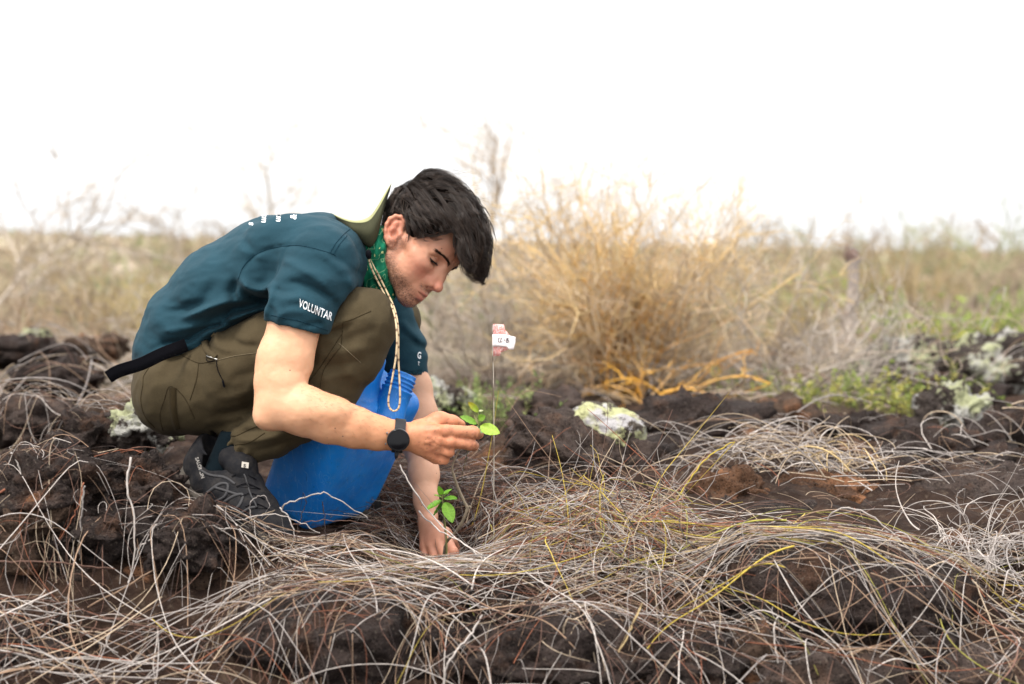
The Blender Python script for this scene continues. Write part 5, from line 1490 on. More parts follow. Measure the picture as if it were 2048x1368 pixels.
# ------------------------------------------------------------------ hair
HAIR_POLY = np.array([(789, 371), (802, 369), (822, 362), (834, 353), (851, 343), (876, 342), (909, 357), (938, 382), (952, 406), (964, 443), (967, 485), (960, 516), (950, 533), (940, 541), (931, 536), (924, 526), (915, 512), (911, 490), (909, 466), (899, 466), (879, 474), (854, 475), (829, 481), (814, 493), (806, 480), (806, 455), (808, 443), (797, 429), (781, 434), (771, 449), (768, 472), (757, 470), (745, 430), (765, 390)], float)
def build_hair():
    lo = P(730, 600, .1); hi = P(1000, 320, .1)
    F = Field((lo[0], -0.02, lo[2]), (hi[0], 0.28, hi[2]), 0.0025)
    F.ell(h2w((-0.004, 0, 0.062)), (0.104, 0.080, 0.092), 0.0, rot=HM)
    F.ell(h2w((0.030, 0, 0.100)), (0.080, 0.068, 0.055), 0.03, rot=HM)
    F.ell(h2w((-0.050, 0, 0.095)), (0.062, 0.062, 0.048), 0.03, rot=HM)
    for s in (-1, 1):
        F.cone(h2w((0.075, s * .020, 0.100)), h2w((0.128, s * .022, 0.058)), 0.038, 0.028, 0.03)
        F.cone(h2w((0.128, s * .022, 0.058)), h2w((0.140, s * .018, 0.030)), 0.026, 0.016, 0.02)
        F.cone(h2w((0.020, s * .060, 0.070)), h2w((0.070, s * .058, 0.058)), 0.030, 0.024, 0.02)
    g = np.stack(np.meshgrid(*F.ax, indexing='ij'), -1).reshape(-1, 3).astype(np.float64)
    q = w2h(g); q[:, 1] = -np.abs(q[:, 1])
    sd = poly_sd(PX(h2w(q)), HAIR_POLY) * 0.00099
    F.f = np.maximum(F.f, sd.reshape(F.f.shape).astype(np.float32) + 0.004)
    h = np.maximum(0.012 - np.abs(F.f - sd.reshape(F.f.shape)), 0) / 0.012
    F.f = F.f + (h * h * 0.003).astype(np.float32)
    F.ripple(0.0035, 0.022, (1, 1, 1), 2.0)
    return F
HAIR = build_hair()
hrv, hrf = HAIR.mesh()
hrv = relax(hrv, hrf, 2, 0.5)
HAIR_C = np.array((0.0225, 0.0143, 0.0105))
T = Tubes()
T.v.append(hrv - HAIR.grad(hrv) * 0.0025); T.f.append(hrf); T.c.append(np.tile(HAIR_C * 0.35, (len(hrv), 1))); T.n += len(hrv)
def hair_flow(p):
    px = PX(p)
    d = px - np.array((818.0, 366.0))
    d /= np.linalg.norm(d, axis=1, keepdims=True) + 1e-6
    fwd = 0.85 * np.clip(1 - (px[:, 0] - 850) / 110, 0, 1) * np.clip((px[:, 0] - 770) / 40, -0.5, 1)
    grav = 1.3 * np.clip((px[:, 0] - 885) / 60, 0, 1) + 0.15
    v = np.stack([d[:, 0] + fwd, np.zeros(len(d)), -(d[:, 1] + grav)], 1)
    return v / (np.linalg.norm(v, axis=1, keepdims=True) + 1e-6)
r_ = np.random.default_rng(21)
NG, NS, nseg = 800, 12, 8
idx = r_.integers(0, len(hrv), NG * 4)
keep = (w2h(hrv[idx])[:, 1] < 0.03) | (r_.random(NG * 4) < 0.4)
idx = idx[keep][:NG]
p = hrv[idx] + 0.0
L = r_.uniform(0.034, 0.070, NG)
layer = r_.normal(0.0012, 0.0014, NG) + np.where(r_.random(NG) < 0.35, r_.uniform(0.001, 0.007, NG), 0)
wildh = r_.choice([.6, 1.0, 1.8], NG, p=[.45, .35, .2])[:, None]
path = [p - HAIR.grad(p) * 0.001]; nrm = []
for k in range(nseg):
    clump = np.stack([noise(p * 26.0 + 3.1), noise(p * 26.0 + 31.7), noise(p * 26.0 + 57.3)], 1)
    v = hair_flow(p) + 0.80 * clump * wildh
    n = HAIR.grad(p); nrm.append(n)
    v -= n * (v * n).sum(1, keepdims=True) * 0.9
    v /= np.linalg.norm(v, axis=1, keepdims=True) + 1e-6
    q = p + v * (L / nseg)[:, None]
    sd = HAIR.sample(q)
    pull = np.where(np.abs(sd) < 0.02, sd - layer * min(1, .3 + k * .25), 0)
    q = q - HAIR.grad(q) * (pull * (0.8 if k < 6 else 0.25))[:, None]
    path.append(q); p = q
nrm.append(nrm[-1])
path = np.stack(path, 1); nrm = np.stack(nrm, 1)
ww = np.linspace(0, 1, nseg + 1)
rad = np.interp(ww, [0, .6, 1], [1, .9, .25])
for i in range(NG):
    t = np.gradient(path[i], axis=0); t /= np.linalg.norm(t, axis=1, keepdims=True) + 1e-9
    sdir = np.cross(t, nrm[i]); sdir /= np.linalg.norm(sdir, axis=1, keepdims=True) + 1e-9
    wid = r_.uniform(.0035, .0090); conv = np.interp(ww, [0, .25, .8, 1], [.8, 1.0, .62, .45])
    tone = r_.uniform(.35, 1.9); curl = r_.uniform(-1, 1) * .004
    for j in range(NS):
        a = r_.uniform(-1, 1); b = r_.uniform(-.2, 1) * (1 - a * a) ** .5
        off = sdir * (a * wid * conv)[:, None] + nrm[i] * (b * wid * .38 * conv)[:, None]
        off += sdir * (curl * ww ** 2)[:, None] + nrm[i] * (abs(curl) * .35 * ww ** 2)[:, None] + r_.normal(0, .0006, 3) * ww[:, None] * 1.5
        m = r_.integers(7, nseg + 2)
        c = HAIR_C * tone * r_.uniform(.6, 1.5)
        if r_.random() < .17: c = np.array((0.078, 0.051, 0.036)) * r_.uniform(.7, 1.3)
        T.add((path[i] + off)[:m], 0.00022 * r_.uniform(.6, 1.35) * rad[:m], c, sides=3)
# stray locks that leave the outline: top, fringe, and curled tips over the brow
B_hair = BVHTree.FromPolygons([tuple(v) for v in hrv], [tuple(f) for f in hrf])
def on_hair(a):
    if a[0] > 950: a = (950 + (a[0] - 950) * .72, a[1], a[2])
    if a[2] > .092: return P(*a)
    o = Vector((0, -CAM_D, CAM_H)); d = (Vector(P(a[0], a[1], 0)) - o).normalized()
    h = B_hair.ray_cast(o, d)[0]
    if h is None:
        h = B_hair.find_nearest(Vector(P(*a)))[0]; return P(a[0], a[1], h.y)
    return P(a[0], a[1], h.y - .003)
def lock(p0, ctrl, n, spread, r=0.0004):
    base = smooth_path([on_hair(a) for a in [p0] + ctrl], 12)
    for i in range(n):
        o = r_.normal(0, spread, 3); o2 = r_.normal(0, spread * .75, 3)
        w = np.linspace(0, 1, 12)[:, None]
        wob = np.stack([np.sin(w[:, 0] * r_.uniform(3, 7) + r_.uniform(0, 6)) * 0.0015 for _ in range(3)], 1) * w
        m = r_.integers(8, 13)
        T.add((base + o * (1 - w * .75) * np.sin(.5 + w * 1.8) + o2 * w + wob)[:m], r * np.linspace(1, .3, m), HAIR_C * r_.uniform(.4, 2.6), sides=3)
def curls():
    for c in ([(930, 505, .06), (938, 535, .06), (950, 556, .06), (966, 558, .06), (974, 546, .06), (968, 536, .06)], [(960, 490, .06), (970, 520, .06), (980, 545, .06), (972, 562, .06), (956, 566, .06), (948, 556, .06)],
              [(925, 500, .055), (929, 528, .055), (936, 550, .055), (948, 564, .055), (960, 566, .055)], [(968, 470, .065), (979, 500, .065), (982, 530, .065), (975, 548, .065), (963, 548, .065), (960, 540, .065)],
              [(950, 505, .06), (958, 530, .06), (956, 552, .06), (944, 562, .06), (936, 552, .06)], [(915, 480, .05), (917, 505, .05), (922, 528, .05), (930, 542, .05)]):
        lock(c[0], c[1:], 16, .0016, .00026)
def locks(rows, n, spread, r=.00030):
    for row in rows: lock(row[0], list(row[1:]), n, spread, r)
locks([[(905, 365, .09), (940, 395, .085), (963, 440, .08), (972, 490, .078), (966, 530, .075), (952, 552, .075)],
       [(915, 372, .10), (952, 405, .10), (974, 450, .10), (980, 500, .10), (976, 540, .10), (962, 556, .10)],
       [(895, 375, .07), (930, 405, .062), (952, 450, .058), (960, 500, .055), (950, 540, .055), (938, 556, .06)],
       [(900, 390, .06), (925, 425, .052), (940, 470, .048), (940, 515, .048), (932, 542, .05), (945, 560, .055), (960, 552, .06)],
       [(885, 400, .055), (908, 435, .046), (924, 475, .043), (926, 510, .044), (922, 532, .047), (932, 550, .05), (948, 556, .055), (954, 544, .06)],
       [(880, 415, .05), (900, 445, .043), (912, 475, .041), (916, 500, .042), (920, 522, .045)],
       [(930, 400, .11), (962, 430, .11), (980, 470, .11), (982, 515, .11), (972, 545, .11), (955, 562, .105), (944, 552, .10)],
       [(925, 420, .07), (948, 455, .062), (962, 500, .06), (968, 535, .062), (978, 552, .066), (984, 540, .07), (978, 528, .074)],
       [(940, 440, .075), (960, 475, .068), (966, 515, .066), (960, 545, .068), (948, 562, .07), (936, 558, .075)],
       [(910, 430, .052), (930, 465, .047), (940, 500, .046), (936, 535, .048), (944, 555, .052), (960, 562, .058), (972, 550, .064)]], 38, .0034)
locks([[(850, 365, .06), (875, 390, .045), (893, 420, .040), (902, 450, .042), (906, 470, .045)],
       [(845, 380, .05), (868, 410, .040), (886, 440, .038), (893, 462, .041), (896, 476, .044)],
       [(838, 395, .045), (858, 425, .037), (874, 450, .036), (880, 470, .039), (886, 480, .042)],
       [(830, 405, .043), (848, 435, .035), (862, 458, .035), (866, 474, .038), (872, 482, .041)],
       [(825, 415, .042), (838, 442, .035), (848, 464, .036), (848, 478, .039), (856, 484, .042)],
       [(818, 420, .043), (826, 446, .036), (832, 468, .037), (828, 482, .040), (836, 488, .043)],
       [(810, 425, .045), (815, 450, .038), (818, 472, .040), (814, 488, .043), (812, 498, .046)],
       [(806, 430, .047), (808, 452, .041), (810, 472, .042), (808, 486, .045)],
       [(860, 352, .07), (893, 372, .055), (918, 402, .047), (930, 440, .046), (926, 470, .047)],
       [(840, 360, .065), (862, 378, .050), (884, 400, .043), (900, 432, .041), (908, 458, .043)],
       [(822, 372, .065), (845, 392, .047), (866, 420, .040), (884, 448, .039), (890, 470, .042)]], 30, .0034)
locks([[(815, 372, .08), (840, 352, .075), (868, 346, .075), (895, 356, .075)],
       [(822, 368, .11), (848, 345, .11), (876, 340, .11), (904, 350, .11), (925, 368, .11)],
       [(850, 350, .09), (882, 346, .085), (912, 362, .082), (938, 388, .08), (952, 415, .08)],
       [(840, 352, .13), (872, 340, .13), (905, 354, .13), (935, 378, .13), (958, 410, .13)],
       [(880, 350, .10), (915, 360, .10), (944, 388, .10), (966, 425, .10), (978, 465, .10)],
       [(800, 375, .09), (822, 362, .085), (842, 358, .08), (862, 364, .076)],
       [(790, 378, .08), (806, 372, .075), (828, 374, .068), (848, 384, .06)],
       [(818, 366, .07), (826, 376, .065), (834, 390, .055), (846, 408, .048)],
       [(826, 362, .07), (842, 372, .065), (856, 386, .055), (866, 404, .048)],
       [(808, 372, .075), (816, 384, .068), (824, 400, .055), (830, 420, .048)],
       [(815, 366, .08), (832, 366, .07), (852, 372, .065), (872, 388, .055)],
       [(785, 392, .075), (800, 392, .068), (818, 402, .058), (832, 420, .05)],
       [(780, 405, .07), (790, 412, .063), (800, 424, .057), (806, 438, .052)]], 26, .0036)
curls()
for k_ in range(7):
    x_ = 868 + k_ * 6.5; lock((x_, 442 + k_ * 2, .05), [(x_ + 6, 466, .05), (x_ + 10 + r_.uniform(-3, 4), 484 + r_.uniform(-4, 8), .05)], 4, .0016, .0002)
for i in range(90):
    a = r_.uniform(0, 1); x = 795 + 185 * a; y = 372 - 34 * math.sin(a * 2.2) + (90 * max(0, a - .55) ** 1.2 * 3)
    d = r_.uniform(-18, 20)
    lock((x, y + 16, .10 + r_.normal(0, .02)), [(x + 8, y + 3 + r_.uniform(-4, 4), .1), (x + 20 + d, y - r_.uniform(-6, 9), .1), (x + 36 + d, y + r_.uniform(-4, 16), .1)], 1, .001, .00022)
lock((770, 425, .06), [(766, 440, .055), (764, 455, .055)], 20, .003)
M_hair = Mat('hair', 0.42, spec=0.36); M_hair.base(M_hair.col()); M_hair = M_hair.m
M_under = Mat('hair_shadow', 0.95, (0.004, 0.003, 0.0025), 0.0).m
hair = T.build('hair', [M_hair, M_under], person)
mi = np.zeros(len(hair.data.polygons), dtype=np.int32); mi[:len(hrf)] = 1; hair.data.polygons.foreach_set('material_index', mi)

# brows, lashes and short beard bristles
B_head = BVHTree.FromPolygons([tuple(v) for v in hw], [tuple(f) for f in hfc])
T = Tubes()
for s in (-1, 1):
    for i in range(210):
        t = r_.random(); w = r_.normal(0, .0022) * (1 - .4 * t)
        q = np.array((0.107 - 0.027 * t ** 1.6, s * (0.010 + 0.044 * t), 0.0250 + 0.0075 * math.sin(t * 2.3) + w))
        loc, nor, _, _ = B_head.find_nearest(Vector(h2w(q)))
        d = HM @ np.array((-0.25 - .3 * t, s * (0.75), 0.55 - 0.9 * t)); d /= np.linalg.norm(d)
        b = np.array(loc); n = np.array(nor); l = r_.uniform(.006, .010)
        T.add([b, b + d * l * .5 + n * .0016, b + d * l + n * .0014], [.00030, .00026, .0001], (0.014, 0.009, 0.007), sides=3)
T.build('eyebrow', M_hair, person)
T = Tubes()
for s in (-1, 1):
    for i in range(34):
        t = -1 + 2 * i / 33
        q = np.array((0.0868 - 0.010 * t ** 2, s * (0.032 + 0.0145 * t), 0.0090 + 0.001 * t ** 2))
        loc, nor, _, _ = B_head.find_nearest(Vector(h2w(q))); b = np.array(loc)
        d = HM @ np.array((0.8, s * 0.25 * (t + .4), -0.42))
        T.add([b - d * .001, b + d * .004, b + d * .0075 + hu * .001], [.0006, .0004, .0001], (0.006, 0.004, 0.004), sides=3)
    T.add([np.array(B_head.find_nearest(Vector(h2w((0.0868 - 0.010 * t ** 2, s * (0.032 + 0.0145 * t), 0.0088 + 0.001 * t ** 2))))[0]) for t in np.linspace(-1, 1, 12)], .0010, (0.010, 0.006, 0.005), sides=4)
T.build('eyelash', M_hair, person)
T = Tubes()
cand = np.nonzero(HEAD_BEARD > 0.25)[0]
for i in r_.choice(cand, min(1700, len(cand)), replace=False):
    if r_.random() > HEAD_BEARD[i]: continue
    b = hw[i]; n = (b - HEAD_O); loc, nor, _, _ = B_head.find_nearest(Vector(b)); n = np.array(nor)
    d = n * .6 + HM @ np.array((0.35, 0, -0.75)) + r_.normal(0, .25, 3)
    d /= np.linalg.norm(d)
    T.add([b - n * .0003, b + d * r_.uniform(.0012, .0026)], [.00026, .00012], (0.018, 0.011, 0.008), sides=3)
T.build('beard', M_hair, person)

# ------------------------------------------------------------------ green neckerchief
def build_scarf():
    lo = P(690, 640, .1); hi = P(810, 430, .1)
    F = Field((lo[0] - .01, -0.01, lo[2]), (hi[0] + .03, 0.30, hi[2] + .03), 0.003)
    def ring(off_f, off_u, r, rr, k):
        n = 14; q = []
        for i in range(n + 1):
            a = 2 * math.pi * i / n
            q.append(np.array(P(742, 512, .155)) + hf * (math.cos(a) * (rr * .95)) * 1.0 + hl * math.sin(a) * rr + hu * off_u + np.array((off_f, 0, 0)))
        F.chain(q, [r] * (n + 1), k)
    ring(.012, .020, .021, .066, .008)
    ring(.000, -.008, .021, .070, .006)
    ring(.012, -.030, .018, .066, .006)
    F.chain([P(764, 460, .075), P(757, 500, .058), P(760, 545, .065), P(778, 590, .095)], [.012, .017, .018, .014], .008)
    F.chain([P(738, 500, .065), P(733, 535, .065), P(745, 575, .085)], [.014, .018, .016], .006)
    for i in range(9):
        x = 722 + i * 7
        F.crease([P(x + 10, 450, .05), P(x - 2 + (i % 3) * 3, 510, .03), P(x + 8, 590, .06)], .0045, -.0045 if i % 2 else .0030, depth=(-.02, .12), xz=True)
    F.ripple(.0022, .022)
    F.cut(P(768, 470, 0), (.9, 0, .30), k=.008)
    F.cut(P(725, 470, 0), (-.60, 0, .80), k=.006)
    return F
cv_, cf_ = build_scarf().mesh(); cv_ = relax(cv_, cf_, 1)
m = Mat('green_print', 0.8, spec=0.2)
g1 = m.noise(60.0, 2.0)
leaf = m.math('LESS_THAN', m.math('ADD', m.voro(75.0), m.math('MULTIPLY', m.noise(160.0, 1.0), 0.22)), 0.36)
pick = m.math('GREATER_THAN', m.noise(38.0, 0.0), 0.50)
line = m.math('LESS_THAN', m.math('ABSOLUTE', m.math('SUBTRACT', m.noise(48.0, 1.0), 0.5)), 0.012)
c = m.ramp(g1, [(0.3, (0.001, 0.075, 0.040)), (0.7, (0.006, 0.17, 0.085))])
c = m.mix(c, (0.25, 0.42, 0.22), m.math('MULTIPLY', line, 0.6))
c = m.mix(c, (0.46, 0.50, 0.22), m.math('MULTIPLY', m.math('MULTIPLY', leaf, pick), 0.9))
m.base(c).bump(m.noise(900.0, 2.0), 0.15, 0.0008)
mesh_obj('neckerchief', cv_, cf_, m.m, person)

# ------------------------------------------------------------------ wide-brimmed hat hanging behind the neck
hat = thing('sun_hat', P(720, 470, .12), 'olive wide-brimmed sun hat hanging on the man\'s back behind his neck', 'hat')
m = Mat('hat_cloth', 0.9, spec=0.1)
w1 = m.noise(700.0, 2.0, stretch=(1, 1, 3)); m.base(m.mix(m.col(), m.ramp(w1, [(0.3, 0.82), (0.7, 1.18)]), 1.0, 'MULTIPLY')).bump(w1, 0.25, 0.001)
rows = [
    [(668, 432, .235), (700, 455, .15), (722, 472, .10), (742, 480, .085), (756, 455, .10), (765, 420, .13), (780, 378, .20)],
    [(666, 431, .225), (697, 462, .09), (722, 484, .055), (743, 494, .045), (757, 468, .06), (766, 428, .085), (781, 376, .16)],
    [(664, 430, .215), (692, 452, .07), (718, 466, .035), (742, 468, .025), (757, 446, .04), (768, 412, .07), (782, 372, .15)],
    [(662, 429, .21), (688, 442, .075), (714, 448, .04), (738, 444, .03), (754, 425, .045), (769, 397, .08), (783, 368, .15)],
    [(661, 426, .21), (686, 438, .08), (712, 444, .045), (736, 440, .036), (752, 421, .05), (768, 393, .085), (783.5, 366, .15)],
    [(662, 426, .21), (689, 437, .10), (714, 441, .075), (738, 433, .07), (754, 413, .08), (769, 387, .105), (783, 366, .155)],
    [(668, 431, .22), (694, 443, .13), (718, 447, .115), (740, 438, .11), (756, 417, .115), (770, 390, .135), (782, 370, .17)],
    [(680, 447, .235), (702, 458, .165), (722, 464, .155), (742, 456, .15), (757, 437, .15), (769, 410, .165), (780, 382, .19)]]
gr = np.array([[P(*a) for a in r] for r in rows])
fine = np.stack([smooth_path(gr[:, j], 36) for j in range(gr.shape[1])], 1)
fine = np.stack([smooth_path(fine[i], 30) for i in range(36)], 0)
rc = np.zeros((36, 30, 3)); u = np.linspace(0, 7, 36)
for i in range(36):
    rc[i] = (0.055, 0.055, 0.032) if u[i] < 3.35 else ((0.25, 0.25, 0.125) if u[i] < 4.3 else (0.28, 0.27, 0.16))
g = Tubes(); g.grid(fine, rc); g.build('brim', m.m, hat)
cr = Field(P(640, 540, .1) - (0, .02, .0), P(790, 400, .30) + (0, .04, 0), .005)
cr.ell(P(722, 478, .195), (.048, .075, .030)).ell(P(715, 490, .195), (.040, .066, .040), .01)
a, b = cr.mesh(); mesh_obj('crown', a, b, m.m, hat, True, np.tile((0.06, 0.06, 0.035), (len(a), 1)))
# chin cord with toggle
M_cord = vcol_mat('cord', 0.75, 0.2, 0.12, 300.0)
def cord(points, r, n=90):
    q = smooth_path([P(*a) for a in points], n)
    c = np.tile((0.52, 0.40, 0.25), (n, 1)); k = np.arange(n)
    c[(k % 6 == 2)] = (0.10, 0.045, 0.03)
    T.add(q, r, c, sides=6)
T = Tubes()
cord([(735, 505, .020), (740, 528, .022), (748, 548, .028), (757, 566, .035), (770, 590, .030), (783, 612, -.015), (791, 640, -.060), (794, 680, -.078), (791, 720, -.082), (783, 765, -.084), (777, 798, -.084), (779, 815, -.084), (788, 822, -.084), (797, 816, -.084), (800, 797, -.083), (799, 760, -.080), (797, 720, -.076), (797, 680, -.070), (795, 645, -.055), (788, 615, -.010), (776, 588, .034), (762, 560, .040), (752, 540, .030)], .0019, 210)
ch = T.build('chin_cord', M_cord, hat)
T = Tubes(); T.add(smooth_path([P(738, 500, .018), P(737, 508, .017), P(739, 518, .018)], 6), [.003, .0052, .006, .006, .0052, .003], (0.03, 0.03, 0.03), sides=8)
T.build('toggle', M_web, ch)

# ------------------------------------------------------------------ wristwatch
watch = thing('wristwatch', P(795, 873, -.10), 'black round smartwatch with dark strap on the man\'s near wrist', 'watch')
M_rub = Mat('watch_strap', 0.6, (0.012, 0.012, 0.014)); M_rub.bump(M_rub.noise(600.0, 2.0), 0.15, 0.0005); M_rub = M_rub.m
M_case = Mat('watch_case', 0.3, (0.20, 0.20, 0.21)); M_case.b.inputs['Metallic'].default_value = 0.9; M_case = M_case.m
M_face = Mat('watch_glass', 0.12, (0.003, 0.003, 0.004), 0.35).m
wc = np.array(P(797, 873, -.1005)); wa = P(830, 876, -.099) - P(770, 869, -.105); wa /= np.linalg.norm(wa)
wz = np.cross(wa, (0, 1, 0)); wz /= np.linalg.norm(wz); wz = wz if wz[2] > 0 else -wz; wy = np.cross(wz, wa); wy = wy if wy[1] > 0 else -wy
near_w = av[np.abs((av - wc) @ wa) < .011] - wc
zmax, zmin, ymin, ymax = (near_w @ wz).max(), (near_w @ wz).min(), (near_w @ wy).min(), (near_w @ wy).max()
wc = wc + wz * (zmax + zmin) / 2 + wy * (ymax + ymin) / 2
RZ, RY = (zmax - zmin) / 2 + .0006, (ymax - ymin) / 2 + .0006
T = Tubes(); ring = []
for a in np.linspace(0, 2 * math.pi, 49):
    rad_ = np.array([0.0245, 0.0288])
    ring.append([wc + wa * (w * .0098) - wy * math.cos(a) * (RY + t) + wz * math.sin(a) * (RZ + t) for w, t in ((-1, 0), (-1, .0018), (-.8, .0024), (.8, .0024), (1, .0018), (1, 0))])
T.grid(np.array(ring), (1, 1, 1)); T.build('strap', M_rub, watch)
wn_ = -wy * .97 - wz * .02; wn_ /= np.linalg.norm(wn_)
tx = np.cross(wz, wn_); tx /= np.linalg.norm(tx); tz = np.cross(wn_, tx)
if tz[2] < 0: tx, tz = -tx, -tz
def disc(name, c, prof, mat, parent, n=48):
    T = Tubes(); T.grid(np.array([[c + wn_ * h + (tx * math.cos(a) + tz * math.sin(a)) * r for a in np.linspace(0, 2 * math.pi, n + 1)] for r, h in prof]), (1, 1, 1))
    return T.build(name, mat, parent)
cc = wc - wy * (RY - .0005) - wz * .003 + wa * (-.001)
disc('case', cc, [(.0150, -.001), (.0196, .0), (.0208, .003), (.0208, .0075), (.0200, .0090), (.0186, .0094)], M_case, watch)
disc('bezel', cc, [(.0207, .0070), (.0203, .0096), (.0190, .0102), (.0180, .0099)], M_face, watch)
disc('screen', cc, [(.0185, .0096), (.0120, .0101), (.006, .0103), (.0001, .0103)], M_face, watch)
for s in (-.0105, .0095):
    T = Tubes(); q = cc + wn_ * .004 - tx * (.0205) + tz * s
    T.add([q, q - tx * .0012, q - tx * .0024], [.0022, .0022, .0019], (1, 1, 1), sides=8); T.build('button', M_case, watch)
for s in (-1, 1):
    T = Tubes(); rows_ = []
    for u_ in np.linspace(0, 1, 7):
        ang = math.radians(24 + 40 * u_) * s
        c0 = wc - wy * math.cos(ang) * (RY + .0030 + .0035 * (1 - u_)) + wz * math.sin(ang) * (RZ + .0030)
        rows_.append([c0 + wa * (.0098 * e) for e in (-1, -.5, .5, 1)])
    T.grid(np.array(rows_), (1, 1, 1)); T.grid(np.array(rows_) + wy * .002, (1, 1, 1)); T.build('lug', M_rub, watch)
T = Tubes(); q = wc - wy * RY * .5 - wz * (RZ + .001)
T.add([q + wz * .004 - wy * .006, q, q - wz * .006 + wy * .006], [.010, .0105, .008], (1, 1, 1), sides=8, flat=.4, up=wa); T.build('buckle', M_rub, watch)

# ------------------------------------------------------------------ blue jerrycan between the legs
JA = np.array((.351, -.329, .83)); JA /= np.linalg.norm(JA)
JX = np.array((1.0, 0, 0)) - JA * JA[0]; JX /= np.linalg.norm(JX); JY = np.cross(JA, JX)
j1 = JX * math.cos(.869) + JY * math.sin(.869); j2 = -JX * math.sin(.869) + JY * math.cos(.869)
JM = np.stack([j1, j2, JA], 1); JC = P(679, 892, .16)
def build_jug():
    F = Field((-.145, -.12, -.175), (.145, .12, .26), .004)
    hx, hy, hz, r = .108, .080, .152, .030
    s, g = F.block(F.lo, F.lo + F.n * F.h, 0)
    X, Y, Z = g
    taper = 1 + 0.10 * np.clip((Z + .15) / .30, 0, 1) - 0.05
    qx = np.abs(X / taper) - (hx - r); qy = np.abs(Y / taper) - (hy - r); qz = np.abs(Z) - (hz - r)
    d = np.sqrt(np.maximum(qx, 0) ** 2 + np.maximum(qy, 0) ** 2 + np.maximum(qz, 0) ** 2) + np.minimum(np.maximum(np.maximum(qx, qy), qz), 0) - r
    F.f = d.astype(np.float32)
    # shoulder rising to the handle, neck set in a dip
    F.cone((-.085, 0, .150), (.020, .0, .168), .030, .026, .03)
    F.ell((.062, .0, .172), (.045, .050, .030), .02, op='sub')
    F.cone((-.075, 0, .165), (-.070, 0, .200), .017, .016, .012); F.cone((-.070, 0, .200), (.012, 0, .205), .016, .016, .01); F.cone((.012, 0, .205), (.018, 0, .165), .016, .017, .012)
    # panel recesses and mould lines
    for sx in (-1, 1):
        F.crease([(sx * .052, -.084, -.12), (sx * .052, -.086, .11)], .007, -.0050)
        F.crease([(sx * .030, -.084, -.12), (sx * .030, -.086, .11)], .005, .0012)
    F.crease([(.111, -.030, -.12), (.115, -.030, .11)], .007, -.0045)
    F.crease([(.111, .035, -.12), (.115, .035, .11)], .007, -.0045)
    F.crease([(-.035, -.090, -.13), (-.045, -.090, .12)], .0022, .0016)
    F.crease([(-.111, 0, -.15), (-.115, 0, .15)], .0022, .0012); F.crease([(.111, 0, -.15), (.115, 0, .15)], .0022, .0012)
    F.ripple(.0012, .06)
    return F
jv, jf = build_jug().mesh(); jv = relax(jv, jf, 2)
def j2w(q): return np.asarray(q) @ JM.T + JC
jug = thing('jug', P(650, 1060, .12), 'dusty blue plastic jerrycan with open threaded neck between the man\'s legs', 'jug')
def SEPZ(m):
    x = m.n.new('ShaderNodeSeparateXYZ'); m.l.new(m.pos(), x.inputs[0]); return x.outputs['Z']
m = Mat('blue_plastic', 0.42, spec=0.4)
c = m.ramp(m.noise(8.0, 4.0), [(0.3, (0.0030, 0.130, 0.46)), (0.7, (0.0080, 0.225, 0.70))])
scuff = m.ramp(m.noise(36.0, 6.0, 0.7, stretch=(1.8, 1.8, .5)), [(0.60, 0), (0.74, 1)])
c = m.mix(c, (0.010, 0.060, 0.135), m.math('MULTIPLY', scuff, .85))
mark = m.ramp(m.noise(110.0, 3.0, 0.7, stretch=(1, 1, .35)), [(0.70, 0), (0.74, 1)])
c = m.mix(c, (0.008, 0.030, 0.07), m.math('MULTIPLY', mark, .7))
dust = m.ramp(m.noise(70.0, 6.0), [(0.45, 0), (0.8, 1)])
c = m.mix(c, (0.16, 0.24, 0.33), m.math('MULTIPLY', dust, 0.16))
scr = m.math('LESS_THAN', m.math('ABSOLUTE', m.math('SUBTRACT', m.noise(26.0, 2.0, .5, stretch=(2.2, 2.2, .5)), 0.5)), 0.006)
c = m.mix(c, (0.10, 0.30, 0.62), m.math('MULTIPLY', scr, .55))
mud = m.ramp(m.math('SUBTRACT', m.noise(30.0, 6.0, .7), m.math('MULTIPLY', SEPZ(m), 3.2)), [(0.56, 0), (0.70, 1)])
c = m.mix(c, (0.10, 0.065, 0.04), m.math('MULTIPLY', mud, .7))
m.base(c); m.b.inputs['Subsurface Weight'].default_value = 0.12; m.b.inputs['Subsurface Radius'].default_value = (.1, .5, 1.0); m.b.inputs['Subsurface Scale'].default_value = .012
m.rough(m.ramp(m.noise(50.0, 5.0), [(0.3, 0.34), (0.7, 0.56)])).bump(m.noise(300.0, 3.0), .12, .0008).bump(m.noise(22.0, 3.0), .2, .004)
M_jug = m.m
mesh_obj('container', j2w(jv), jf, M_jug, jug)
# neck with threads, set at the upper right
nb = np.array(P(787, 800, .085)); nd = P(822, 708, .110) - nb; nd /= np.linalg.norm(nd)
na = np.cross(nd, (0, 1, 0)); na /= np.linalg.norm(na); nc = np.cross(na, nd)
def lathe(name, prof, mat, parent, n=56):
    T = Tubes(); T.grid(np.array([[nb + nd * h + (na * math.cos(a) + nc * math.sin(a)) * r for a in np.linspace(0, 2 * math.pi, n + 1)] for r, h in prof]), (1, 1, 1))
    return T.build(name, mat, parent)
pr = [(.036, -.045), (.031, -.012), (.0300, .016), (.0318, .0185), (.0318, .0215), (.0272, .023)]
for k in range(3):
    h = .0275 + k * .0082
    pr += [(.0268, h - .003), (.0272, h - .0012), (.0296, h), (.0296, h + .0018), (.0272, h + .003), (.0268, h + .0042)]
pr += [(.0268, .052), (.0272, .0545), (.0262, .0555), (.0238, .0552), (.0232, .050), (.0230, -.02)]
lathe('neck', pr, M_jug, jug)

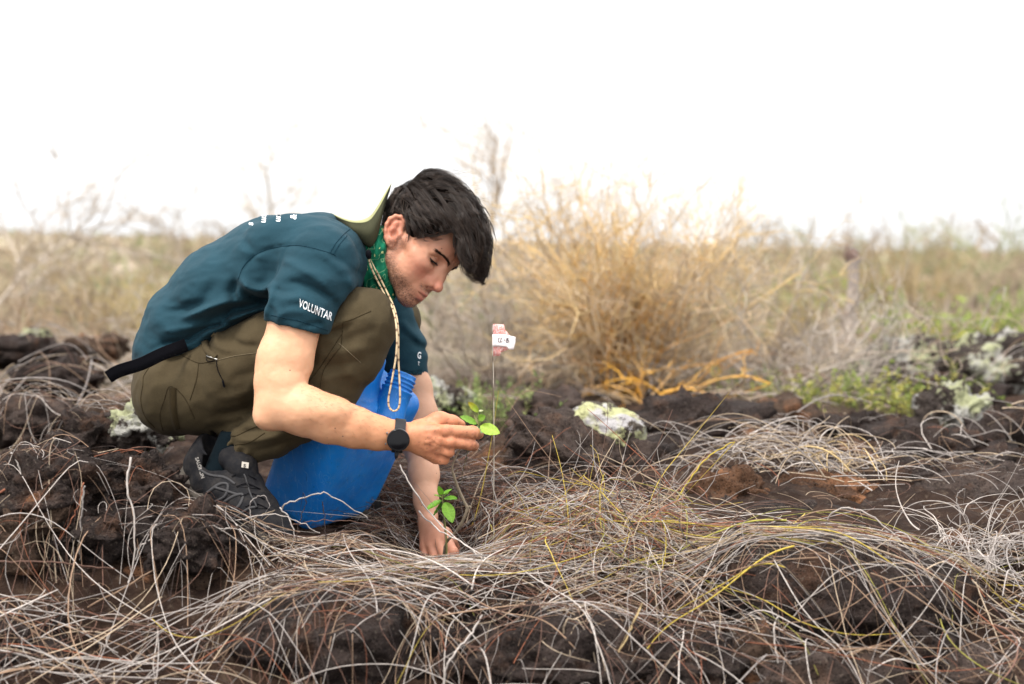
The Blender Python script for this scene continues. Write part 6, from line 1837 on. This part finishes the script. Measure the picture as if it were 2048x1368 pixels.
# ------------------------------------------------------------------ trail shoe, near foot
def build_shoe():
    F = Field(P(350, 1100, -.2) - (0.01, 0, .01), P(610, 860, .12) + (.02, 0, .02), .0025)
    F.lo[1] = -.20
    F = Field((P(345, 0, .05)[0], -.20, P(0, 1105, -.2)[2]), (P(620, 0, -.1)[0], .11, P(0, 850, .1)[2]), .0025)
    a, r = pts((402, 935, .03, 35), (424, 960, .01, 41), (458, 990, -.025, 42), (498, 1026, -.060, 38), (540, 1056, -.088, 31), (564, 1070, -.100, 25))
    F.chain(a, r, .02, wide=.85)
    F.chain([P(408, 920, .03), P(425, 905, .03), P(455, 905, .02)], [.030, .036, .036], .02)
    F.chain([P(466, 955, -.005), P(494, 972, -.02), P(522, 1012, -.050), P(552, 1046, -.080)], [.028, .028, .027, .020], .02)
    F.cone(P(436, 926, .015), P(450, 868, .02), .030, .042, .010, 'sub')
    F.cone(P(436, 926, .015), P(470, 905, .0), .028, .040, .010, 'sub')
    F.cut(P(470, 1028, 0), (-.48, -.12, -.88), k=.006)
    F.crease([P(395, 893, -.01), P(430, 925, -.02), P(462, 935, -.035)], .004, .002, depth=(-.1, .05), xz=True)
    F.crease([P(470, 960, -.05), P(520, 985, -.08), P(560, 1020, -.11)], .005, -.002, depth=(-.2, .02), xz=True)
    F.ripple(.0012, .02)
    return F
sh_v, sh_f = build_shoe().mesh(); sh_v = relax(sh_v, sh_f, 1)
shoe_l = P(470, 1040, -.02)
m = Mat('shoe_fabric', 0.8, spec=0.25)
m.base(m.mix((0.004, 0.004, 0.006), (0.026, 0.022, 0.020), m.ramp(m.noise(60.0, 6.0, .65), [(0.45, 0), (0.8, 1)]))).bump(m.voro(520.0), .35, .0012).bump(m.noise(60.0), .2, .003)
M_shoe = m.m
M_over = Mat('shoe_overlay', 0.65, (0.036, 0.035, 0.037)); M_over.bump(M_over.noise(300.), .2, .001); M_over = M_over.m
m = Mat('shoe_rubber', 0.8, spec=0.2); m.base(m.ramp(m.noise(45.0, 5.0), [(0.3, (0.035, 0.030, 0.026)), (0.7, (0.11, 0.095, 0.078))])).bump(m.noise(120.0, 3.0), .3, .002); M_sole = m.m
M_print = Mat('shoe_print', 0.7, (0.30, 0.28, 0.26)).m
shoe = mesh_obj('shoe', sh_v, sh_f, M_shoe, person)
B_shoe = bvh_of(shoe)
def build_sole():
    F = Field((P(345, 0, .05)[0], -.20, P(0, 1125, -.2)[2]), (P(620, 0, -.1)[0], .11, P(0, 900, .1)[2]), .0028)
    a, r = pts((392, 972, .03, 30), (430, 1002, .005, 33), (470, 1026, -.025, 35), (515, 1052, -.060, 35), (550, 1072, -.090, 32), (572, 1080, -.102, 22))
    F.chain(a, r, .02, wide=1.15)
    F.cut(P(470, 1016, -.02), (.50, .12, .86), k=.004)
    F.cut(P(470, 1052, -.02), (-.48, -.12, -.88), k=.006)
    F.chain([P(378, 940, .03), P(372, 962, .03), P(384, 985, .02)], [.014, .018, .018], .012)
    for i in range(9):
        q = P(390 + i * 22, 1006 + i * 11, -.1 + 0)
        F.crease([P(386 + i * 21, 990 + i * 10, 0), P(380 + i * 21, 1012 + i * 10, 0)], .0035, -.004, depth=(-.2, .1), xz=True)
    return F
a, b = build_sole().mesh(); a = relax(a, b, 1); mesh_obj('sole', a, b, M_sole, shoe)
for ln in ([(416, 985), (440, 968), (456, 970), (450, 992), (430, 1004)], [(440, 1010), (468, 992), (486, 990), (478, 1012), (462, 1022)], [(470, 1036), (496, 1018), (512, 1014)], [(400, 940), (420, 950), (450, 955), (470, 968)], [(430, 975), (462, 985), (478, 990)]):
    band('overlay', ln, 5, B_shoe, M_over, shoe, .0016)
lettering('lettering', 'SALOMON', (391, 916), (3.3, 11.0), (9.5, -3.5), B_shoe, M_print, shoe, sx=.75, lift=.0012)
t_ = Tubes(); t_.add(lay_line(B_shoe, [(484, 944), (492, 958), (500, 985), (514, 1015)], 14, .003), .0018, (1, 1, 1), sides=5); t_.build('lace', M_over, shoe)
for k in range(4):
    t_ = Tubes(); y = 950 + k * 20; x = 486 + k * 9
    t_.add(lay_line(B_shoe, [(x - 22, y + 4), (x, y - 2), (x + 26, y + 10)], 10, .0022), .0009, (1, 1, 1), sides=5); t_.build('lace', M_web, shoe)
# tongue
F = Field((P(430, 0, .05)[0], -.10, P(0, 1030, 0)[2]), (P(570, 0, -.1)[0], .09, P(0, 870, 0)[2]), .0026)
F.chain([P(462, 918, .0), P(484, 936, -.012), P(500, 975, -.03)], [.024, .028, .022], .01, wide=1.15)
F.cone(P(470, 905, .01), P(440, 900, .02), .020, .020, .012)
F.ripple(.001, .02)
a, b = F.mesh(); a = relax(a, b, 1); tongue = mesh_obj('tongue', a, b, M_shoe, shoe)
B_shoe = bvh_of(shoe, tongue)
# tongue badge
q = np.array([lay(B_shoe, x, y, .002)[0] for x, y in ((484, 924), (497, 926), (496, 937), (483, 935))])
T = Tubes(); T.quad(q, (1, 1, 1)); o = T.build('badge', Mat('badge_cream', .7, (0.50, 0.46, 0.40)).m, tongue)
B_badge = bvh_of(o)
lettering('lettering', 'S', (486.5, 934.5), (10.5, 1.4), (1, -9.0), B_badge, Mat('badge_black', .7, (0.01, 0.01, 0.01)).m, shoe, sx=.95, lift=.001, bold=.03)
# sock
F = Field(P(395, 960, -.06) , P(500, 850, .10), .003)
F.cone(P(440, 945, .012), P(464, 880, .02), .030, .027)
a, b = F.mesh(); mesh_obj('sock', a, b, cloth_mat('dark_sock', (0.002, 0.006, 0.009), weave=500., bump=.3), person)
# far foot, mostly behind the jug
o2 = shoe.copy(); COL.objects.link(o2); o2.location = shoe.location + Vector((.13, .34, -.005))
for chd in list(shoe.children):
    if chd.name.split('.')[0] in ('sole', 'lace', 'overlay'):
        k = chd.copy(); COL.objects.link(k); k.parent = o2
# ------------------------------------------------------------------ marker flag
fb = P(987, 1092, .0)
flag = thing('marker_flag', fb, 'thin wire marker with pink tape and a white handwritten tag', 'flag')
T = Tubes(); wq = smooth_path([P(987, 1110, 0), P(987.5, 1000, 0), P(988, 880, 0), P(987, 760, 0), P(985.5, 700, 0), P(985, 647, 0)], 40)
T.add(wq, .00085, np.where((np.arange(40) % 7 < 2)[:, None], np.array((0.16, 0.12, 0.09)), np.array((0.42, 0.37, 0.31))), sides=6); T.build('wire', vcol_mat('rusty_wire', .6, .4, .25, 300.), flag)
def sheet(name, poly, mat, Y, parent, thick=.0006, bow=.004):
    """A thin crumpled plastic piece: outline in photo positions, with real thickness."""
    bm = bmesh.new(); vs = [bm.verts.new(P(x, y, Y)) for x, y in poly]; f = bm.faces.new(vs)
    bmesh.ops.triangulate(bm, faces=[f]); bmesh.ops.subdivide_edges(bm, edges=bm.edges[:], cuts=5, use_grid_fill=True)
    x0 = P(985, 680, Y)[0]
    for v in bm.verts: v.co.y += bow * math.sin((v.co.x - x0) * 160) + .0004 * math.sin(v.co.z * 260 + v.co.x * 200)
    r = bmesh.ops.extrude_face_region(bm, geom=bm.faces[:])
    for g_ in r['geom']:
        if isinstance(g_, bmesh.types.BMVert): g_.co.y += thick
    bmesh.ops.recalc_face_normals(bm, faces=bm.faces[:])
    me = bpy.data.meshes.new(name); bm.to_mesh(me); bm.free(); me.polygons.foreach_set('use_smooth', np.ones(len(me.polygons), dtype=bool)); o = bpy.data.objects.new(name, me); COL.objects.link(o); me.materials.append(mat); attach(o, parent); return o
m = Mat('pink_tape', .5, spec=.3)
ch_ = m.n.new('ShaderNodeTexChecker'); ch_.inputs['Scale'].default_value = 260.; m.l.new(m.pos(), ch_.inputs['Vector'])
c = m.mix((0.62, 0.17, 0.15), (0.72, 0.34, 0.32), m.ramp(m.noise(180., 3.), [(.35, 0), (.65, 1)]))
c = m.mix(c, (0.78, 0.58, 0.56), m.math('MULTIPLY', m.ramp(m.noise(420., 2.), [(.5, 0), (.62, 1)]), .8))
m.base(c); m.b.inputs['Subsurface Weight'].default_value = .1
sheet('tape', [(985, 648), (1008, 649), (1010, 659), (1020, 671), (1022, 690), (1016, 699), (1002, 705), (1000, 712), (985, 713)], m.m, .0005, flag)
m = Mat('white_tag', .5, spec=.3); m.base((0.78, 0.71, 0.70))
tg = sheet('tag', [(984.5, 669), (1013, 669.5), (1031, 674), (1031, 684), (1027, 699), (1018, 699), (1014, 693.5), (984.5, 693)], m.m, -.0030, flag)
B_tag = bvh_of(tg); M_ink = Mat('ink', .6, (0.02, 0.008, 0.03)).m
for st in ([(999.5, 676), (997.5, 676.5), (996.4, 681), (997.5, 684), (1000, 684.3)], [(1003, 675.5), (1001, 683.5), (1002, 684), (1005, 683.3)], [(1008, 679.4), (1010.5, 680.6)],
           [(1013.8, 676.5), (1012.6, 684.3)], [(1013.2, 677), (1016, 676.4), (1016.6, 678.2), (1014, 680.2), (1017.2, 680.8), (1017.6, 683.4), (1012.8, 685)]):
    T = Tubes(); T.add(lay_line(B_tag, st, 12, .0004), .00062, (1, 1, 1), sides=4); T.build('pen_stroke', M_ink, tg)

# ------------------------------------------------------------------ seedlings
m = Mat('seedling_leaf', .45, spec=.35)
at = m.col(); vein = m.noise(380., 3.)
c = m.mix(at, m.ramp(vein, [(.3, .82), (.7, 1.16)]), 1.0, 'MULTIPLY'); m.base(c); m.bump(m.noise(260., 2.), .35, .001)
tr = m.n.new('ShaderNodeBsdfTranslucent'); mx = m.n.new('ShaderNodeMixShader'); mx.inputs[0].default_value = .40
m.l.new(c, tr.inputs['Color']); m.l.new(m.b.outputs[0], mx.inputs[1]); m.l.new(tr.outputs[0], mx.inputs[2]); m.l.new(mx.outputs[0], m.n['Material Output'].inputs['Surface']); M_leaf = m.m
M_stalk = vcol_mat('seedling_stalk', .75, .2, .25, 200., bump=.3)
def leaf(parent, base, tip, width, nrm, col, edge=None, fold=.25, droop=.0):
    b = P(*base); t = P(*tip); ax = t - b; L = np.linalg.norm(ax); ax /= L
    n = np.asarray(nrm, float); n -= ax * (n @ ax); n /= np.linalg.norm(n); s = np.cross(ax, n)
    W = width * S(base[2]) / 2; U = np.linspace(0, 1, 15); V_ = np.linspace(-1, 1, 9); g = np.zeros((15, 9, 3)); cc = np.zeros((15, 9, 3))
    for i, u in enumerate(U):
        w = W * (math.sin(math.pi * min(u ** .85, 1)) ** .75) * (1.0 + .03 * (i % 2)) + .0001
        for j, v in enumerate(V_):
            h = abs(v) * w * fold - droop * L * u * u + .0008 * math.sin(u * 30 + abs(v) * 4) * abs(v)
            g[i, j] = b + ax * u * L + s * v * w + n * h
            k = np.array(col) * (1.12 if abs(v) < .15 else 1) * (1 + .1 * math.sin(u * 34) * abs(v))
            cc[i, j] = k if edge is None else k * (1 - max(0, u - .35) / .65) + np.array(edge) * max(0, u - .35) / .65
    T = Tubes(); T.grid(g, cc); T.grid(g[:, ::-1] - n * .0003, cc[:, ::-1]); return T.build('leaf', M_leaf, parent)
G1 = (0.24, 0.43, 0.06); G2 = (0.36, 0.48, 0.05); G3 = (0.26, 0.42, 0.20); YE = (0.52, 0.40, 0.03)
sd = thing('seedling', P(893, 1085, .02), 'slender seedling held in the man\'s fingers, leafy at the top', 'seedling')
T = Tubes()
q = smooth_path([P(886, 1120, .06), P(893, 1085, .03), P(908, 1068, .01), P(924, 1045, -.01), P(934, 1020, -.02), (P(934, 1014, -.02)), P(920, 985, -.03), P(909, 955, -.05), P(905, 930, -.065), P(925, 890, -.06), P(944, 866, -.07), P(954, 856, -.085), P(958, 842, -.088), P(956, 828, -.088), P(955, 818, -.088)], 60)
T.add(q, np.interp(np.linspace(0, 1, 60), [0, .3, .45, .6, 1], [.0032, .0030, .0026, .0018, .0009]) * (1 + .12 * rs.normal(0, 1, 60)), np.where(np.linspace(0, 1, 60)[:, None] < .72, np.array((0.30, 0.24, 0.17)), np.array((0.20, 0.24, 0.07))), sides=6)
st = T.build('stem', M_stalk, sd)
T = Tubes(); T.add(smooth_path([P(934, 1018, -.02), P(939, 1012, -.02), P(943, 1016, -.02)], 6), np.linspace(.002, .0012, 6), (.3, .25, .18), sides=6); T.add(smooth_path([P(908, 950, -.05), P(914, 944, -.05), P(916, 938, -.05)], 6), np.linspace(.001, .0005, 6), (.3, .25, .18), sides=5); T.build('twig', M_stalk, st)
Yh = -.09
leaf(sd, (954, 847, Yh), (919, 833, Yh - .02), 17, (-.2, -.8, .7), G1)
leaf(sd, (952, 855, Yh), (919, 855, Yh - .025), 10, (0, -.3, 1), G3, fold=.4)
leaf(sd, (957, 824, Yh), (936, 804, Yh - .01), 13, (.5, -.9, .1), G2, YE)
leaf(sd, (957, 838, Yh), (971, 832, Yh - .01), 14, (.1, -1, .2), G1)
leaf(sd, (960, 852, Yh), (1000, 867, Yh - .02), 25, (.15, -.9, .45), (0.34, 0.50, 0.045), fold=.12)
leaf(sd, (957, 822, Yh), (967, 821, Yh), 5, (0, -.6, .8), (0.5, .52, .3))
leaf(sd, (955, 856, Yh), (965, 866, Yh - .01), 8, (0, -1, .3), G3)
leaf(sd, (956, 848, Yh), (948, 830, Yh), 4, (0, -1, 0), (0.45, .42, .2))
leaf(sd, (956, 853, Yh), (946, 858, Yh - .02), 7, (0, -.7, .7), G3)
s2 = thing('seedling', P(893, 1130, .03), 'small seedling with bright green leaves standing beside the planting hand', 'seedling')
T = Tubes(); q = smooth_path([P(893, 1135, .03), P(893, 1085, .02), P(889, 1040, .01), P(886, 1010, .0), P(884, 988, .0)], 24); T.add(q, np.linspace(.0022, .0012, 24), (0.26, 0.25, 0.10), sides=6); T.build('stem', M_stalk, s2)
B1 = (0.22, 0.48, 0.045); B2 = (0.29, 0.54, 0.07)
for b_, t_, w, nn, cl in (((890, 1004, .0), (905, 1046, -.03), 25, (.2, -.9, .5), B2), ((884, 1000, .0), (851, 1020, -.01), 15, (-.3, -.6, .8), B1), ((888, 996, .0), (915, 998, -.02), 16, (.1, -.5, .9), B1),
                       ((884, 990, .0), (877, 972, -.01), 12, (-.2, -.9, .4), B2), ((885, 988, .0), (904, 978, .0), 8, (0, -.5, .9), B1), ((884, 994, 0), (868, 990, -.02), 9, (0, -.5, .9), B2), ((886, 1005, 0), (866, 1032, .01), 9, (-.5, -.6, .4), (0.10, .25, .02)), ((888, 992, 0), (898, 985, -.02), 8, (0, -.6, .8), B2)):
    leaf(s2, b_, t_, w, nn, cl)
